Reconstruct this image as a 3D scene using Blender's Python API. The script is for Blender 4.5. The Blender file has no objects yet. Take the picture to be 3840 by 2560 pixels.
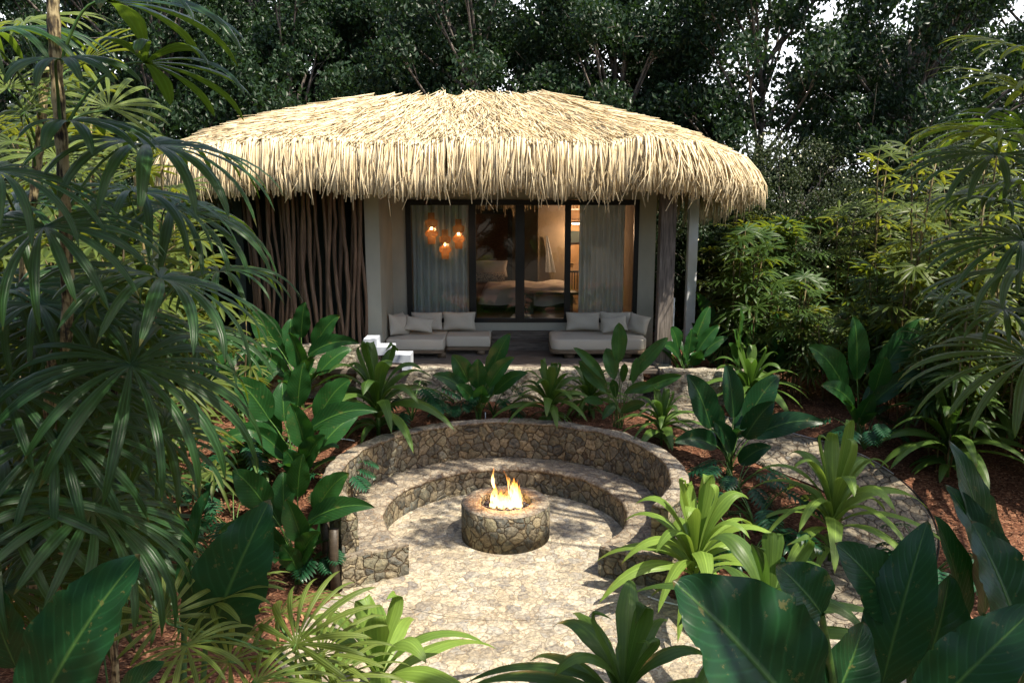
import bpy, bmesh, math, random
import numpy as np
from mathutils import Vector, Matrix, Quaternion
V = Vector
PI = math.pi
R = random.Random(11)
rng = np.random.default_rng(11)
sc = bpy.context.scene
COL = sc.collection

# ------------------------------------------------------------------ camera geometry
F, PITCH, CH = 2987.0, math.radians(10.15), 5.2
def ray(px, py):
    a = (px - 1920) / F; b = -(py - 1280) / F
    return V((a, math.cos(PITCH) + b * math.sin(PITCH), -math.sin(PITCH) + b * math.cos(PITCH)))
def at(px, py, Y):                       # the point seen at a photo pixel, Y metres in front
    d = ray(px, py); t = Y / d.y
    return V((d.x * t, Y, CH + d.z * t))
def sm(x): x = np.clip(x, 0, 1); return x * x * (3 - 2 * x)
PC = V((-0.10, 11.74, 0))                # fire pit centre
def g(x, y):                             # lie of the land
    return 0.98 * sm((np.asarray(y, float) - 10.2) / 4.4) + 0.03 * np.sin(np.asarray(x) * 1.3) * np.sin(np.asarray(y) * 1.1) * sm((np.asarray(y, float) - 11) / 3)
def gz(x, y): return float(g(x, y))
def G(px, py):                           # ground point under a photo pixel
    d = ray(px, py); t = 3.0; o = V((0, 0, CH))
    while t < 60:
        p = o + d * t
        if p.z <= gz(p.x, p.y): break
        t += .03
    return V((p.x, p.y, gz(p.x, p.y)))

# ------------------------------------------------------------------ mesh builder
class MB:
    def __init__(s): s.v = []; s.f = []; s.uv = []; s.n = 0
    def add(s, v, f, uv=None):
        v = np.asarray(v, float).reshape(-1, 3); s.v.append(v)
        for q in f: s.f.append(tuple(int(i) + s.n for i in q))
        s.uv.append(np.zeros((len(v), 2)) if uv is None else np.asarray(uv, float).reshape(-1, 2)); s.n += len(v)
    def addarr(s, v, f, uv=None):
        s.v.append(v); s.f.extend(map(tuple, (f + s.n).tolist())); s.uv.append(np.zeros((len(v), 2)) if uv is None else uv); s.n += len(v)
    def mesh(s, name, mat, smooth=True):
        me = bpy.data.meshes.new(name); v = np.concatenate(s.v); me.from_pydata(v.tolist(), [], s.f)
        uv = np.concatenate(s.uv); l = me.uv_layers.new(name='UVMap')
        vi = np.empty(len(me.loops), np.int32); me.loops.foreach_get('vertex_index', vi)
        l.data.foreach_set('uv', uv[vi].ravel().astype(np.float32))
        if smooth: me.polygons.foreach_set('use_smooth', np.ones(len(me.polygons), bool))
        if mat: me.materials.append(mat)
        me.update(); return me
    def build(s, name, mat, parent=None, smooth=True): return link(name, s.mesh(name, mat, smooth), parent)
def link(name, me, parent=None):
    o = bpy.data.objects.new(name, me); COL.objects.link(o)
    if parent: o.parent = parent
    return o
def tag(o, label=None, cat=None, group=None, kind=None):
    if label: o['label'] = label
    if cat: o['category'] = cat
    if group: o['group'] = group
    if kind: o['kind'] = kind
    return o
def thing(name, label, cat, loc=(0, 0, 0), rz=0, group=None):
    o = bpy.data.objects.new(name, None); COL.objects.link(o); o.location = loc; o.rotation_euler = (0, 0, rz)
    return tag(o, label, cat, group)
def dup(root, label, loc, rz=0, s=1, group=None, sz=None):
    r = root.copy(); COL.objects.link(r); r.location = loc; r.rotation_euler = (0, 0, rz); r.scale = (s, s, sz or s); r['label'] = label
    if group: r['group'] = group
    for ch in list(root.children):
        c = ch.copy(); COL.objects.link(c); c.parent = r
        for d in list(ch.children):
            e = d.copy(); COL.objects.link(e); e.parent = c
    return r

def box(mb, x0, x1, y0, y1, z0, z1):
    v = [(x, y, z) for z in (z0, z1) for y in (y0, y1) for x in (x0, x1)]
    mb.add(v, [(0, 2, 3, 1), (4, 5, 7, 6), (0, 1, 5, 4), (2, 6, 7, 3), (0, 4, 6, 2), (1, 3, 7, 5)])
def tube(mb, pts, rad, n=6, cap=True):
    P = [V(p) for p in pts]; m = len(P)
    if not hasattr(rad, '__len__'): rad = [rad] * m
    rings = []; ref = V((0, 0, 1)) if abs((P[-1] - P[0]).normalized().z) < .9 else V((1, 0, 0))
    a = None
    for i in range(m):
        t = (P[min(i + 1, m - 1)] - P[max(i - 1, 0)]).normalized()
        a = (t.cross(ref) if a is None else (a - t * a.dot(t))).normalized(); b = t.cross(a)
        rings += [P[i] + (a * math.cos(2 * PI * k / n) + b * math.sin(2 * PI * k / n)) * rad[i] for k in range(n)]
    f = [(i * n + k, i * n + (k + 1) % n, (i + 1) * n + (k + 1) % n, (i + 1) * n + k) for i in range(m - 1) for k in range(n)]
    if cap: f += [tuple(range(n))[::-1], tuple((m - 1) * n + k for k in range(n))]
    uv = [(k / n, i / max(m - 1, 1)) for i in range(m) for k in range(n)]
    mb.add(rings, f, uv)
def lathe(mb, prof, n=48, c=(0, 0, 0), a0=0, a1=2 * PI, close=True):
    full = abs(a1 - a0 - 2 * PI) < 1e-6; k = n if full else n + 1
    v = [(c[0] + r * math.cos(a0 + (a1 - a0) * i / n), c[1] + r * math.sin(a0 + (a1 - a0) * i / n), c[2] + z) for i in range(k) for r, z in prof]
    m = len(prof); f = []
    for i in range(n):
        j = (i + 1) % k
        for q in range(m if close else m - 1): f.append((i * m + q, j * m + q, j * m + (q + 1) % m, i * m + (q + 1) % m))
    if close and not full: f += [tuple(range(m)), tuple(n * m + q for q in range(m))[::-1]]
    mb.add(v, f)
def bz(pts, n):                           # bezier sampling
    out = []
    for i in range(n + 1):
        t = i / n; q = [V(p) for p in pts]
        while len(q) > 1: q = [q[j].lerp(q[j + 1], t) for j in range(len(q) - 1)]
        out.append(q[0])
    return out
PROF = {
 'banana': lambda t: (abs(math.sin(PI * (.03 + .97 * t ** .88))) ** .72) * (1.05 - .35 * t),
 'strap': lambda t: min(1, (.22 + 2.0 * t)) * max(0, 1 - max(0, t - .42) / .58) ** .62,
 'lance': lambda t: math.sin(PI * t ** .85) ** .8 + .04,
 'seg': lambda t: min(1, .2 + 1.9 * t) * max(0, 1 - max(0, t - .55) / .45 * .86) ** .6,
}
def blade(mb, pts, W, side, prof='banana', ns=10, nc=4, fold=.25, wave=0., wf=3., ph=0., tear=0):
    P = bz(pts, ns); side = V(side).normalized(); vs = []; uv = []; pf = PROF[prof]
    for i, p in enumerate(P):
        t = (P[min(i + 1, ns)] - P[max(i - 1, 0)]).normalized(); s = (side - t * side.dot(t)).normalized(); nr = s.cross(t)
        w = max(.0, abs(pf(i / ns))) * W / 2
        if i == ns: w *= .02
        tl = R.random() < tear; tr_ = R.random() < tear
        for k in range(nc + 1):
            u = 2 * k / nc - 1
            if (k == 0 and tl or k == nc and tr_) and 2 < i < ns - 2: u *= .9
            z = abs(u) * w * math.sin(fold) + wave * W * math.sin(wf * 2 * PI * i / ns + ph + (1.3 if u > 0 else 0)) * u * u
            vs.append(p + s * (u * w * math.cos(fold)) + nr * z); uv.append((k / nc, i / ns))
    f = [(i * (nc + 1) + k, i * (nc + 1) + k + 1, (i + 1) * (nc + 1) + k + 1, (i + 1) * (nc + 1) + k) for i in range(ns) for k in range(nc)]
    mb.add(vs, f, uv)

# ------------------------------------------------------------------ materials
def newmat(name):
    m = bpy.data.materials.new(name); m.use_nodes = True; nt = m.node_tree; nt.nodes.clear()
    out = nt.nodes.new('ShaderNodeOutputMaterial'); return m, nt, out
class N:
    def __init__(s, nt): s.nt = nt
    def __call__(s, typ, ins=None, **kw):
        n = s.nt.nodes.new('ShaderNode' + typ)
        for k, v in kw.items(): setattr(n, k, v)
        for k, v in (ins or {}).items():
            if hasattr(v, 'is_output') or isinstance(v, bpy.types.NodeSocket): s.nt.links.new(v, n.inputs[k])
            else: n.inputs[k].default_value = v
        return n
    def math(s, op, a, b=0., c=None, clamp=False):
        n = s.nt.nodes.new('ShaderNodeMath'); n.operation = op; n.use_clamp = clamp
        for i, v in enumerate((a, b) if c is None else (a, b, c)):
            if isinstance(v, bpy.types.NodeSocket): s.nt.links.new(v, n.inputs[i])
            else: n.inputs[i].default_value = v
        return n.outputs[0]
    def mix(s, f, a, b, mode='MIX'):
        n = s.nt.nodes.new('ShaderNodeMix'); n.data_type = 'RGBA'; n.blend_type = mode; n.clamp_factor = True
        for i, v in ((0, f), (6, a), (7, b)):
            if isinstance(v, bpy.types.NodeSocket): s.nt.links.new(v, n.inputs[i])
            else: n.inputs[i].default_value = v if i == 0 or len(v) == 4 else (*v, 1)
        return n.outputs[2]
    def ramp(s, f, stops, interp='LINEAR'):
        n = s.nt.nodes.new('ShaderNodeValToRGB'); n.color_ramp.interpolation = interp; e = n.color_ramp.elements
        while len(e) < len(stops): e.new(.5)
        for el, (p, c) in zip(e, stops): el.position = p; el.color = (*c, 1) if len(c) == 3 else c
        s.nt.links.new(f, n.inputs[0]); return n.outputs[0]
def c4(c): return (*c, 1)
def leafmat(name, dark, light, trans, kind='banana', rough=.38, tr=.3, freq=5, dirt=0., spec=.28):
    m, nt, out = newmat(name); n = N(nt)
    uv = n('UVMap'); sep = n('SeparateXYZ', {0: uv.outputs[0]}); u, v = sep.outputs[0], sep.outputs[1]
    c = n.math('ABSOLUTE', n.math('MULTIPLY_ADD', u, 2., -1.))
    geo = n('NewGeometry'); oi = n('ObjectInfo'); tc = n('TexCoord')
    rnd = geo.outputs['Random Per Island']
    nz = n('TexNoise', {'Vector': tc.outputs['Object'], 'Scale': 5., 'Detail': 4.}).outputs[0]
    fac = n.math('ADD', n.math('MULTIPLY', rnd, .55), n.math('MULTIPLY', nz, .5)); fac = n.math('ADD', fac, n.math('MULTIPLY', oi.outputs['Random'], .25)); fac = n.math('SUBTRACT', fac, .2, clamp=True)
    col = n.mix(fac, dark, light)
    if kind == 'stripe':
        st = n.math('SINE', n.math('MULTIPLY', u, 2 * PI * freq)); st = n.math('MULTIPLY_ADD', st, .5, .5); st = n.math('POWER', st, 3.)
        bh = st; col = n.mix(n.math('MULTIPLY', st, .5), col, tuple(min(1, q * 1.9 + .01) for q in light))
    elif kind == 'banana':
        ph = n.math('ADD', n.math('MULTIPLY', v, 26.), n.math('MULTIPLY', c, -7.))
        ph = n.math('ADD', ph, n.math('MULTIPLY', nz, 1.2))
        st = n.math('MULTIPLY_ADD', n.math('SINE', n.math('MULTIPLY', ph, PI)), .5, .5); st = n.math('POWER', st, 6.)
        mid = n.math('SUBTRACT', 1., n.math('MULTIPLY', c, 16.), clamp=True)
        bh = n.math('ADD', n.math('MULTIPLY', st, -.35), n.math('MULTIPLY', mid, 1.2))
        col = n.mix(n.math('MULTIPLY', st, .27), col, tuple(q * 1.8 for q in light))
        col = n.mix(n.math('MULTIPLY', mid, .75), col, (light[0] * 3 + .04, light[1] * 2.2 + .04, light[2] * 1.5 + .01))
    else:
        st = n.math('MULTIPLY_ADD', n.math('SINE', n.math('MULTIPLY', u, 2 * PI * freq)), .5, .5)
        mid = n.math('SUBTRACT', 1., n.math('MULTIPLY', c, 9.), clamp=True)
        bh = n.math('SUBTRACT', n.math('MULTIPLY', st, .4), mid)
        col = n.mix(n.math('MULTIPLY', st, .15), col, tuple(q * 1.7 for q in light)); col = n.mix(n.math('MULTIPLY', mid, .35), col, tuple(q * 1.8 for q in light))
    if dirt:
        d = n('TexNoise', {'Vector': tc.outputs['Object'], 'Scale': 14., 'Detail': 6., 'Roughness': .7}).outputs[0]
        col = n.mix(n.math('MULTIPLY', n.math('GREATER_THAN', d, .625), dirt), col, (.22, .16, .05))
    edge = n.math('MULTIPLY', n.math('GREATER_THAN', n.math('ADD', v, n.math('MULTIPLY', rnd, .1)), 1.03), .5)
    col = n.mix(edge, col, (.12, .07, .02))
    bmp = n('Bump', {'Height': bh, 'Strength': .35, 'Distance': .006})
    p = n('BsdfPrincipled', {'Base Color': col, 'Roughness': rough, 'Normal': bmp.outputs[0], 'Specular IOR Level': spec})
    tl = n('BsdfTranslucent', {'Color': n.mix(.35, trans, col)})
    mx = n('MixShader', {0: tr, 1: p.outputs[0], 2: tl.outputs[0]}); nt.links.new(mx.outputs[0], out.inputs[0]); return m
def stone(name, ramp, mortar, scale=4.6, bump=.5, warp=.25, mw=.045, rough=.85, zs=1.0, mortar_h=0., stain=.35):
    m, nt, out = newmat(name); n = N(nt); tc = n('TexCoord')
    mp = n('Mapping', {'Vector': tc.outputs['Object'], 'Scale': (1, 1, zs)}).outputs[0]
    nzv = n('TexNoise', {'Vector': mp, 'Scale': 5., 'Detail': 5.}); 
    wv = n('VectorMath', {0: nzv.outputs['Color'], 1: (.5, .5, .5)}, operation='SUBTRACT'); wv = n('VectorMath', {0: wv.outputs[0], 'Scale': warp}, operation='SCALE')
    co = n('VectorMath', {0: mp, 1: wv.outputs[0]}, operation='ADD').outputs[0]
    v1 = n('TexVoronoi', {'Vector': co, 'Scale': scale, 'Randomness': 1.}); ve = n('TexVoronoi', {'Vector': co, 'Scale': scale, 'Randomness': 1.}, feature='DISTANCE_TO_EDGE')
    cs = n('SeparateColor', {0: v1.outputs['Color']})
    base = n.ramp(cs.outputs[0], ramp)
    fine = n('TexNoise', {'Vector': tc.outputs['Object'], 'Scale': 20., 'Detail': 9., 'Roughness': .75}).outputs[0]
    mot = n('TexNoise', {'Vector': co, 'Scale': 9., 'Detail': 5., 'Distortion': 1.2}).outputs[0]
    big = n('TexNoise', {'Vector': tc.outputs['Object'], 'Scale': 1.1, 'Detail': 3.}).outputs[0]
    base = n.mix(n.ramp(mot, [(.4, (0, 0, 0)), (.65, (.7, .7, .7))]), base, n.mix(.5, base, (.34, .27, .17)))
    base = n.mix(1., base, n.ramp(fine, [(.3, (.3, .3, .3)), (.5, (.95, .95, .95)), (.72, (1.75, 1.7, 1.55))]), 'MULTIPLY')
    base = n.mix(n.ramp(big, [(.45, (0, 0, 0)), (.65, (stain,) * 3)]), base, n.mix(1., base, (.55, .5, .42), 'MULTIPLY'))
    ew = n.math('ADD', ve.outputs[0], n.math('MULTIPLY', n.math('SUBTRACT', mot, .5), .06))
    msk = n.ramp(ew, [(mw * .35, (0, 0, 0)), (mw, (1, 1, 1))])
    mc = n.mix(fine, tuple(q * .55 for q in mortar), tuple(q * 1.35 for q in mortar))
    col = n.mix(msk, mc, base)
    h = n.ramp(ew, [(0, (mortar_h,) * 3), (mw * 1.3, (.75, .75, .75)), (.3, (1, 1, 1))])
    h = n.math('ADD', n.math('ADD', h, n.math('MULTIPLY', fine, .35)), n.math('ADD', n.math('MULTIPLY', mot, .5), n.math('MULTIPLY', cs.outputs[1], .35)))
    b = n('Bump', {'Height': h, 'Strength': bump, 'Distance': .05})
    p = n('BsdfPrincipled', {'Base Color': col, 'Roughness': rough, 'Normal': b.outputs[0], 'Specular IOR Level': .3}); nt.links.new(p.outputs[0], out.inputs[0]); return m
def simple(name, a, b=None, rough=.8, scale=6., bump=.1, stretch=(1, 1, 1), metal=0., detail=6., spec=.4, island=0., contrast=(.35, .65), bd=.01):
    m, nt, out = newmat(name); n = N(nt); tc = n('TexCoord'); b = b or a
    mp = n('Mapping', {'Vector': tc.outputs['Object'], 'Scale': stretch}).outputs[0]
    nz = n('TexNoise', {'Vector': mp, 'Scale': scale, 'Detail': detail, 'Roughness': .6}).outputs[0]
    f = n.ramp(nz, [(contrast[0], (0, 0, 0)), (contrast[1], (1, 1, 1))]); col = n.mix(f, a, b)
    if island:
        rp = n('NewGeometry').outputs['Random Per Island']
        k = n.math('MULTIPLY_ADD', rp, island, 1 - island / 2); cc = n('CombineColor', {0: k, 1: k, 2: k}); col = n.mix(1., col, cc.outputs[0], 'MULTIPLY')
    bp = n('Bump', {'Height': nz, 'Strength': bump, 'Distance': bd})
    p = n('BsdfPrincipled', {'Base Color': col, 'Roughness': rough, 'Normal': bp.outputs[0], 'Metallic': metal, 'Specular IOR Level': spec}); nt.links.new(p.outputs[0], out.inputs[0]); return m
def emis(name, col, s):
    m, nt, out = newmat(name); n = N(nt); e = n('Emission', {0: c4(col), 1: s}); nt.links.new(e.outputs[0], out.inputs[0]); return m

M = {}
M['big'] = leafmat('big_leaf', (.007, .03, .009), (.022, .085, .02), (.09, .30, .02), 'banana', .34, .26, dirt=.25)
M['bigd'] = leafmat('big_leaf_dark', (.006, .025, .009), (.013, .056, .019), (.05, .2, .02), 'banana', .33, .2, dirt=.3)
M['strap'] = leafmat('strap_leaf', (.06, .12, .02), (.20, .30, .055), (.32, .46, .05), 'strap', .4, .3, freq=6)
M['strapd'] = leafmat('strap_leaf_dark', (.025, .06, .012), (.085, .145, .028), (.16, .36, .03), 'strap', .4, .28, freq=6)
M['lance'] = leafmat('lance_leaf', (.012, .045, .01), (.04, .11, .022), (.14, .3, .03), 'strap', .42, .25, freq=4, dirt=.3)
M['fan'] = leafmat('fan_palm_leaf', (.006, .026, .010), (.022, .064, .016), (.25, .38, .02), 'stripe', .36, .36, freq=3)
M['fany'] = leafmat('fan_palm_leaf_yellowish', (.04, .075, .015), (.13, .175, .035), (.42, .48, .03), 'stripe', .42, .38, freq=3)
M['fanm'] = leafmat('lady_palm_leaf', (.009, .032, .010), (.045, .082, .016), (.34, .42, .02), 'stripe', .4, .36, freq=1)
M['fanm_sunlit'] = leafmat('lady_palm_leaf_sunlit', (.018, .04, .010), (.085, .115, .02), (.42, .44, .03), 'stripe', .42, .42, freq=1)  # copy of the lady palm leaf with sunlit yellow put into its colour
M['mon'] = leafmat('split_leaf', (.007, .036, .016), (.018, .075, .03), (.06, .22, .04), 'strap', .33, .2, freq=1)
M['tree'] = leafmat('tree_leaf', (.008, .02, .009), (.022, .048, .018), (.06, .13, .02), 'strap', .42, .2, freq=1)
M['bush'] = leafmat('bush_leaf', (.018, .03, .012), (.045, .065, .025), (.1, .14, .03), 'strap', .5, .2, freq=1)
M['flower'] = simple('pale_flower', (.5, .48, .33), rough=.7)
M['stem'] = simple('green_stem', (.03, .09, .02), (.09, .17, .03), .45, 20, .05)
M['cane'] = simple('palm_cane', (.05, .035, .015), (.22, .17, .07), .7, 9, .5, (1, 1, .35), contrast=(.4, .6))
def bark_rings():
    m, nt, out = newmat('palm_trunk'); n = N(nt); tc = n('TexCoord'); uv = n('UVMap')
    w = n('TexNoise', {'Vector': n('Mapping', {'Vector': tc.outputs['Object'], 'Scale': (1, 1, .12)}).outputs[0], 'Scale': 70., 'Detail': 6.}).outputs[0]
    k = n('TexNoise', {'Vector': tc.outputs['Object'], 'Scale': 13., 'Detail': 4.}).outputs[0]
    col = n.ramp(n.math('ADD', n.math('MULTIPLY', w, .5), n.math('MULTIPLY', k, .6)), [(.46, (.015, .011, .006)), (.53, (.14, .10, .045)), (.60, (.40, .32, .17))])
    b = n('Bump', {'Height': w, 'Strength': .7, 'Distance': .01})
    p = n('BsdfPrincipled', {'Base Color': col, 'Roughness': .75, 'Normal': b.outputs[0]}); nt.links.new(p.outputs[0], out.inputs[0]); return m
M['trunk'] = bark_rings()
M['bark'] = simple('tree_bark', (.05, .042, .036), (.20, .165, .14), .85, 7, .6, (1, 1, .3))
M['straw'] = simple('straw', (.56, .44, .26), (.76, .64, .43), .6, 3, .05, island=.75, spec=.3)
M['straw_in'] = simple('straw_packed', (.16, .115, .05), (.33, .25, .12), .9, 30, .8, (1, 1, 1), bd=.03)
ST = [(0, (.06, .066, .066)), (.25, (.14, .145, .12)), (.42, (.21, .19, .125)), (.6, (.085, .095, .095)), (.82, (.31, .26, .17)), (1, (.19, .165, .115))]
M['rubble'] = stone('rubble_stone', ST, (.15, .108, .066), 6.3, 1., .16, .045, stain=.5)
M['cap'] = stone('coping_stone', [(0, (.12, .11, .10)), (.5, (.22, .19, .15)), (1, (.30, .265, .21))], (.2, .14, .09), 7.5, .6, .2, .045, mortar_h=.3)
M['paving'] = stone('crazy_paving', [(0, (.19, .175, .16)), (.3, (.34, .29, .215)), (.6, (.46, .405, .31)), (.8, (.27, .255, .23)), (1, (.38, .33, .245))], (.32, .24, .155), 6.6, .65, .26, .026, mortar_h=.3)
M['pathst'] = stone('path_stone', [(0, (.08, .078, .075)), (.35, (.19, .165, .13)), (.6, (.27, .235, .18)), (.8, (.12, .12, .115)), (1, (.22, .185, .14))], (.11, .08, .054), 4.6, .9, .22, .05, mortar_h=.1)
M['ledge'] = stone('terrace_stone', [(0, (.22, .2, .17)), (.4, (.36, .33, .28)), (.7, (.46, .42, .34)), (1, (.30, .27, .22))], (.26, .19, .11), 3.4, 1., .7, .03, zs=1.7)
def mulch():
    m, nt, out = newmat('bark_mulch'); n = N(nt); tc = n('TexCoord'); o = tc.outputs['Object']
    a = n('TexVoronoi', {'Vector': n('Mapping', {'Vector': o, 'Scale': (1, 2.2, 1), 'Rotation': (0, 0, .6)}).outputs[0], 'Scale': 30.})
    b = n('TexNoise', {'Vector': o, 'Scale': 3., 'Detail': 7.}).outputs[0]; s = n('SeparateColor', {0: a.outputs['Color']})
    col = n.ramp(s.outputs[0], [(0, (.035, .014, .008)), (.5, (.12, .05, .027)), (.85, (.2, .09, .05)), (1, (.36, .2, .12))])
    col = n.mix(n.ramp(b, [(.4, (0, 0, 0)), (.6, (.5, .5, .5))]), col, (.055, .024, .014))
    bp = n('Bump', {'Height': n.math('ADD', s.outputs[1], b), 'Strength': .9, 'Distance': .03})
    p = n('BsdfPrincipled', {'Base Color': col, 'Roughness': .95, 'Normal': bp.outputs[0], 'Specular IOR Level': .15}); nt.links.new(p.outputs[0], out.inputs[0]); return m
M['mulch'] = mulch()
M['chip'] = simple('bark_chip', (.07, .028, .015), (.24, .115, .06), .9, 15, .2, island=1.3)
M['plaster'] = simple('plaster', (.38, .37, .31), (.47, .45, .375), .9, 2.2, .25, (1, 1, .5), bd=.01, contrast=(.3, .7))
M['black'] = simple('black_metal', (.008, .008, .008), (.012, .012, .012), .4, 5, 0)
M['darkwall'] = simple('dark_green_wall', (.035, .05, .045), (.055, .07, .06), .8, 3, .1)
M['wood_grey'] = simple('weathered_wood', (.075, .058, .046), (.21, .175, .145), .8, 5, .5, (.6, 7, 7), contrast=(.35, .7))
M['wood_post'] = simple('post_wood', (.07, .058, .05), (.24, .205, .18), .85, 5, .6, (7, 7, .5), contrast=(.35, .7))
M['wood_pole'] = simple('pole_wood', (.075, .045, .03), (.27, .165, .105), .6, 4, .3, (7, 7, .4), island=.5, contrast=(.3, .7))
M['wood_warm'] = simple('sofa_wood', (.13, .09, .055), (.25, .18, .12), .6, 5, .2, (.5, 6, 6))
M['fabric'] = simple('linen', (.55, .495, .41), (.63, .58, .49), .95, 140, .25, bd=.003, spec=.1)
M['white'] = simple('white_render', (.78, .8, .84), (.84, .86, .9), .7, 3, .03)
M['white_shaded'] = simple('weathered_shaded_white', (.32, .35, .40), (.5, .54, .6), .8, 2.5, .3)  # white coping: bluish shade put into the colour, plus weathering mottle
M['orange'] = simple('clay_plaster', (.42, .25, .12), (.52, .33, .17), .85, 2, .1)
M['beige'] = simple('beige_plaster', (.24, .185, .12), (.31, .24, .16), .85, 2, .1)
M['floor'] = simple('room_floor', (.18, .12, .07), (.25, .17, .1), .35, 3, .05, (1, 6, 1))
def cloth():
    m, nt, out = newmat('curtain_cloth'); n = N(nt); p = n('BsdfDiffuse', {0: (.84, .9, .9, 1)}); t = n('BsdfTranslucent', {0: (.62, .78, .86, 1)})
    mx = n('MixShader', {0: .22, 1: p.outputs[0], 2: t.outputs[0]}); nt.links.new(mx.outputs[0], out.inputs[0]); return m
M['curtain'] = cloth()
M['sheet'] = simple('bed_linen', (.62, .53, .45), (.68, .6, .52), .9, 5, .3, bd=.03)
M['pattern'] = simple('bolster_pattern', (.04, .02, .015), (.5, .38, .27), .9, 45, .1, contrast=(.45, .52))
M['reed'] = simple('woven_reed', (.045, .02, .01), (.22, .11, .05), .8, 26, .9, (.4, .4, 3.5), contrast=(.35, .65))
M['rug'] = simple('round_rug', (.5, .33, .25), (.6, .42, .33), .95, 60, .2)
M['towel'] = simple('grey_towel', (.3, .3, .3), (.4, .4, .4), .95, 60, .3)
M['darkwood'] = simple('dark_wood', (.025, .018, .012), (.06, .045, .03), .5, 6, .2, (.5, 6, 6))
M['lava'] = simple('lava_rock', (.015, .012, .014), (.07, .055, .06), .45, 20, .5)
M['bulb'] = emis('lit_bulb', (1, .66, .3), 14)
M['lamp'] = emis('lit_downlight', (1, .75, .45), 40)
def rattan():
    m, nt, out = newmat('amber_rattan'); n = N(nt); p = n('BsdfPrincipled', {'Base Color': (.45, .26, .10, 1), 'Roughness': .5}); t = n('BsdfTranslucent', {0: (.75, .45, .18, 1)})
    mx = n('MixShader', {0: .4, 1: p.outputs[0], 2: t.outputs[0]}); nt.links.new(mx.outputs[0], out.inputs[0]); return m
M['rattan'] = rattan()
def glass():
    m, nt, out = newmat('window_glass'); n = N(nt)
    fr = n('Fresnel', {'IOR': 1.9}); t = n('BsdfTransparent', {0: (.95, .97, .96, 1)}); gl = n('BsdfGlossy', {'Color': (1, 1, 1, 1), 'Roughness': .01})
    mx = n('MixShader', {0: fr.outputs[0], 1: t.outputs[0], 2: gl.outputs[0]}); nt.links.new(mx.outputs[0], out.inputs[0]); return m
M['glass'] = glass()
def flame():
    m, nt, out = newmat('flame'); n = N(nt); uv = n('UVMap'); v = n('SeparateXYZ', {0: uv.outputs[0]}).outputs[1]; tc = n('TexCoord')
    nz = n('TexNoise', {'Vector': n('Mapping', {'Vector': tc.outputs['Object'], 'Scale': (1, 1, .35)}).outputs[0], 'Scale': 22., 'Detail': 3.}).outputs[0]
    k = n.math('ADD', v, n.math('MULTIPLY', n.math('SUBTRACT', nz, .5), .6))
    col = n.ramp(k, [(0, (1, .55, .16)), (.3, (1, .72, .3)), (.7, (1, .45, .08)), (1, (1, .2, .02))])
    st = n.math('MULTIPLY_ADD', n.math('SUBTRACT', 1.1, k, clamp=True), 2.4, 1.0)
    e = n('Emission', {0: col, 1: st}); t = n('BsdfTransparent')
    al = n.ramp(n.math('ADD', nz, n.math('MULTIPLY', v, -.16)), [(.33, (0, 0, 0)), (.52, (.75, .75, .75))])
    mx = n('MixShader', {0: al, 1: t.outputs[0], 2: e.outputs[0]}); nt.links.new(mx.outputs[0], out.inputs[0]); return m
M['flame'] = flame()

# ------------------------------------------------------------------ world, sun, camera
SUN_EL, SUN_AZ = math.radians(60), math.atan2(-.55, .80)       # direction towards the sun, from +x towards +y
S = V((math.cos(SUN_EL) * math.cos(SUN_AZ), math.cos(SUN_EL) * math.sin(SUN_AZ), math.sin(SUN_EL)))
w = bpy.data.worlds.new('World'); sc.world = w; w.use_nodes = True; nt = w.node_tree; bg = nt.nodes['Background']
sky = nt.nodes.new('ShaderNodeTexSky'); sky.sky_type = 'NISHITA'; sky.sun_disc = False; sky.sun_elevation = SUN_EL; sky.sun_rotation = PI / 2 - SUN_AZ
sky.dust_density = 2.5; sky.air_density = 1.0
_n = N(nt); _z = _n('SeparateXYZ', {0: _n('TexCoord').outputs['Generated']}).outputs[2]
_c = _n('TexNoise', {'Vector': _n('TexCoord').outputs['Generated'], 'Scale': 3., 'Detail': 5.}).outputs[0]
_f = _n.ramp(_n.math('ADD', _z, _n.math('MULTIPLY', _n.math('SUBTRACT', _c, .5), .3)), [(.30, (.92, .92, .92)), (.52, (0, 0, 0))])
_y = _n('SeparateXYZ', {0: _n('TexCoord').outputs['Generated']}).outputs[1]
_f = _n.math('MULTIPLY', _f, _n.ramp(_y, [(.35, (0, 0, 0)), (.75, (1, 1, 1))]))
nt.links.new(_n.mix(_f, sky.outputs[0], (9., 9.3, 9.8)), bg.inputs[0]); bg.inputs[1].default_value = .14
sl = bpy.data.lights.new('sun', 'SUN'); sl.energy = 5.0; sl.angle = math.radians(.55); sl.color = (1, .915, .765)
so = bpy.data.objects.new('sun', sl); COL.objects.link(so); so.rotation_euler = S.to_track_quat('Z', 'Y').to_euler()
cd = bpy.data.cameras.new('camera'); cd.lens = 28.0; cd.sensor_width = 36; cd.clip_start = .05; cd.clip_end = 500
cam = bpy.data.objects.new('camera', cd); COL.objects.link(cam); cam.location = (0, 0, CH); cam.rotation_euler = (PI / 2 - PITCH, 0, 0); sc.camera = cam
sc.view_settings.view_transform = 'Standard'; sc.view_settings.look = 'None'; sc.view_settings.exposure = .98; sc.view_settings.gamma = 1
cy = sc.cycles; cy.use_denoising = True; cy.max_bounces = 6; cy.diffuse_bounces = 3; cy.glossy_bounces = 2; cy.transparent_max_bounces = 8; cy.transmission_bounces = 3; cy.sample_clamp_indirect = 6; cy.use_adaptive_sampling = True; cy.caustics_reflective = False; cy.caustics_refractive = False
def light(name, loc, col, e, r=.05):
    l = bpy.data.lights.new(name, 'POINT'); l.color = col; l.energy = e; l.shadow_soft_size = r; o = bpy.data.objects.new(name, l); COL.objects.link(o); o.location = loc; return o

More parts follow.
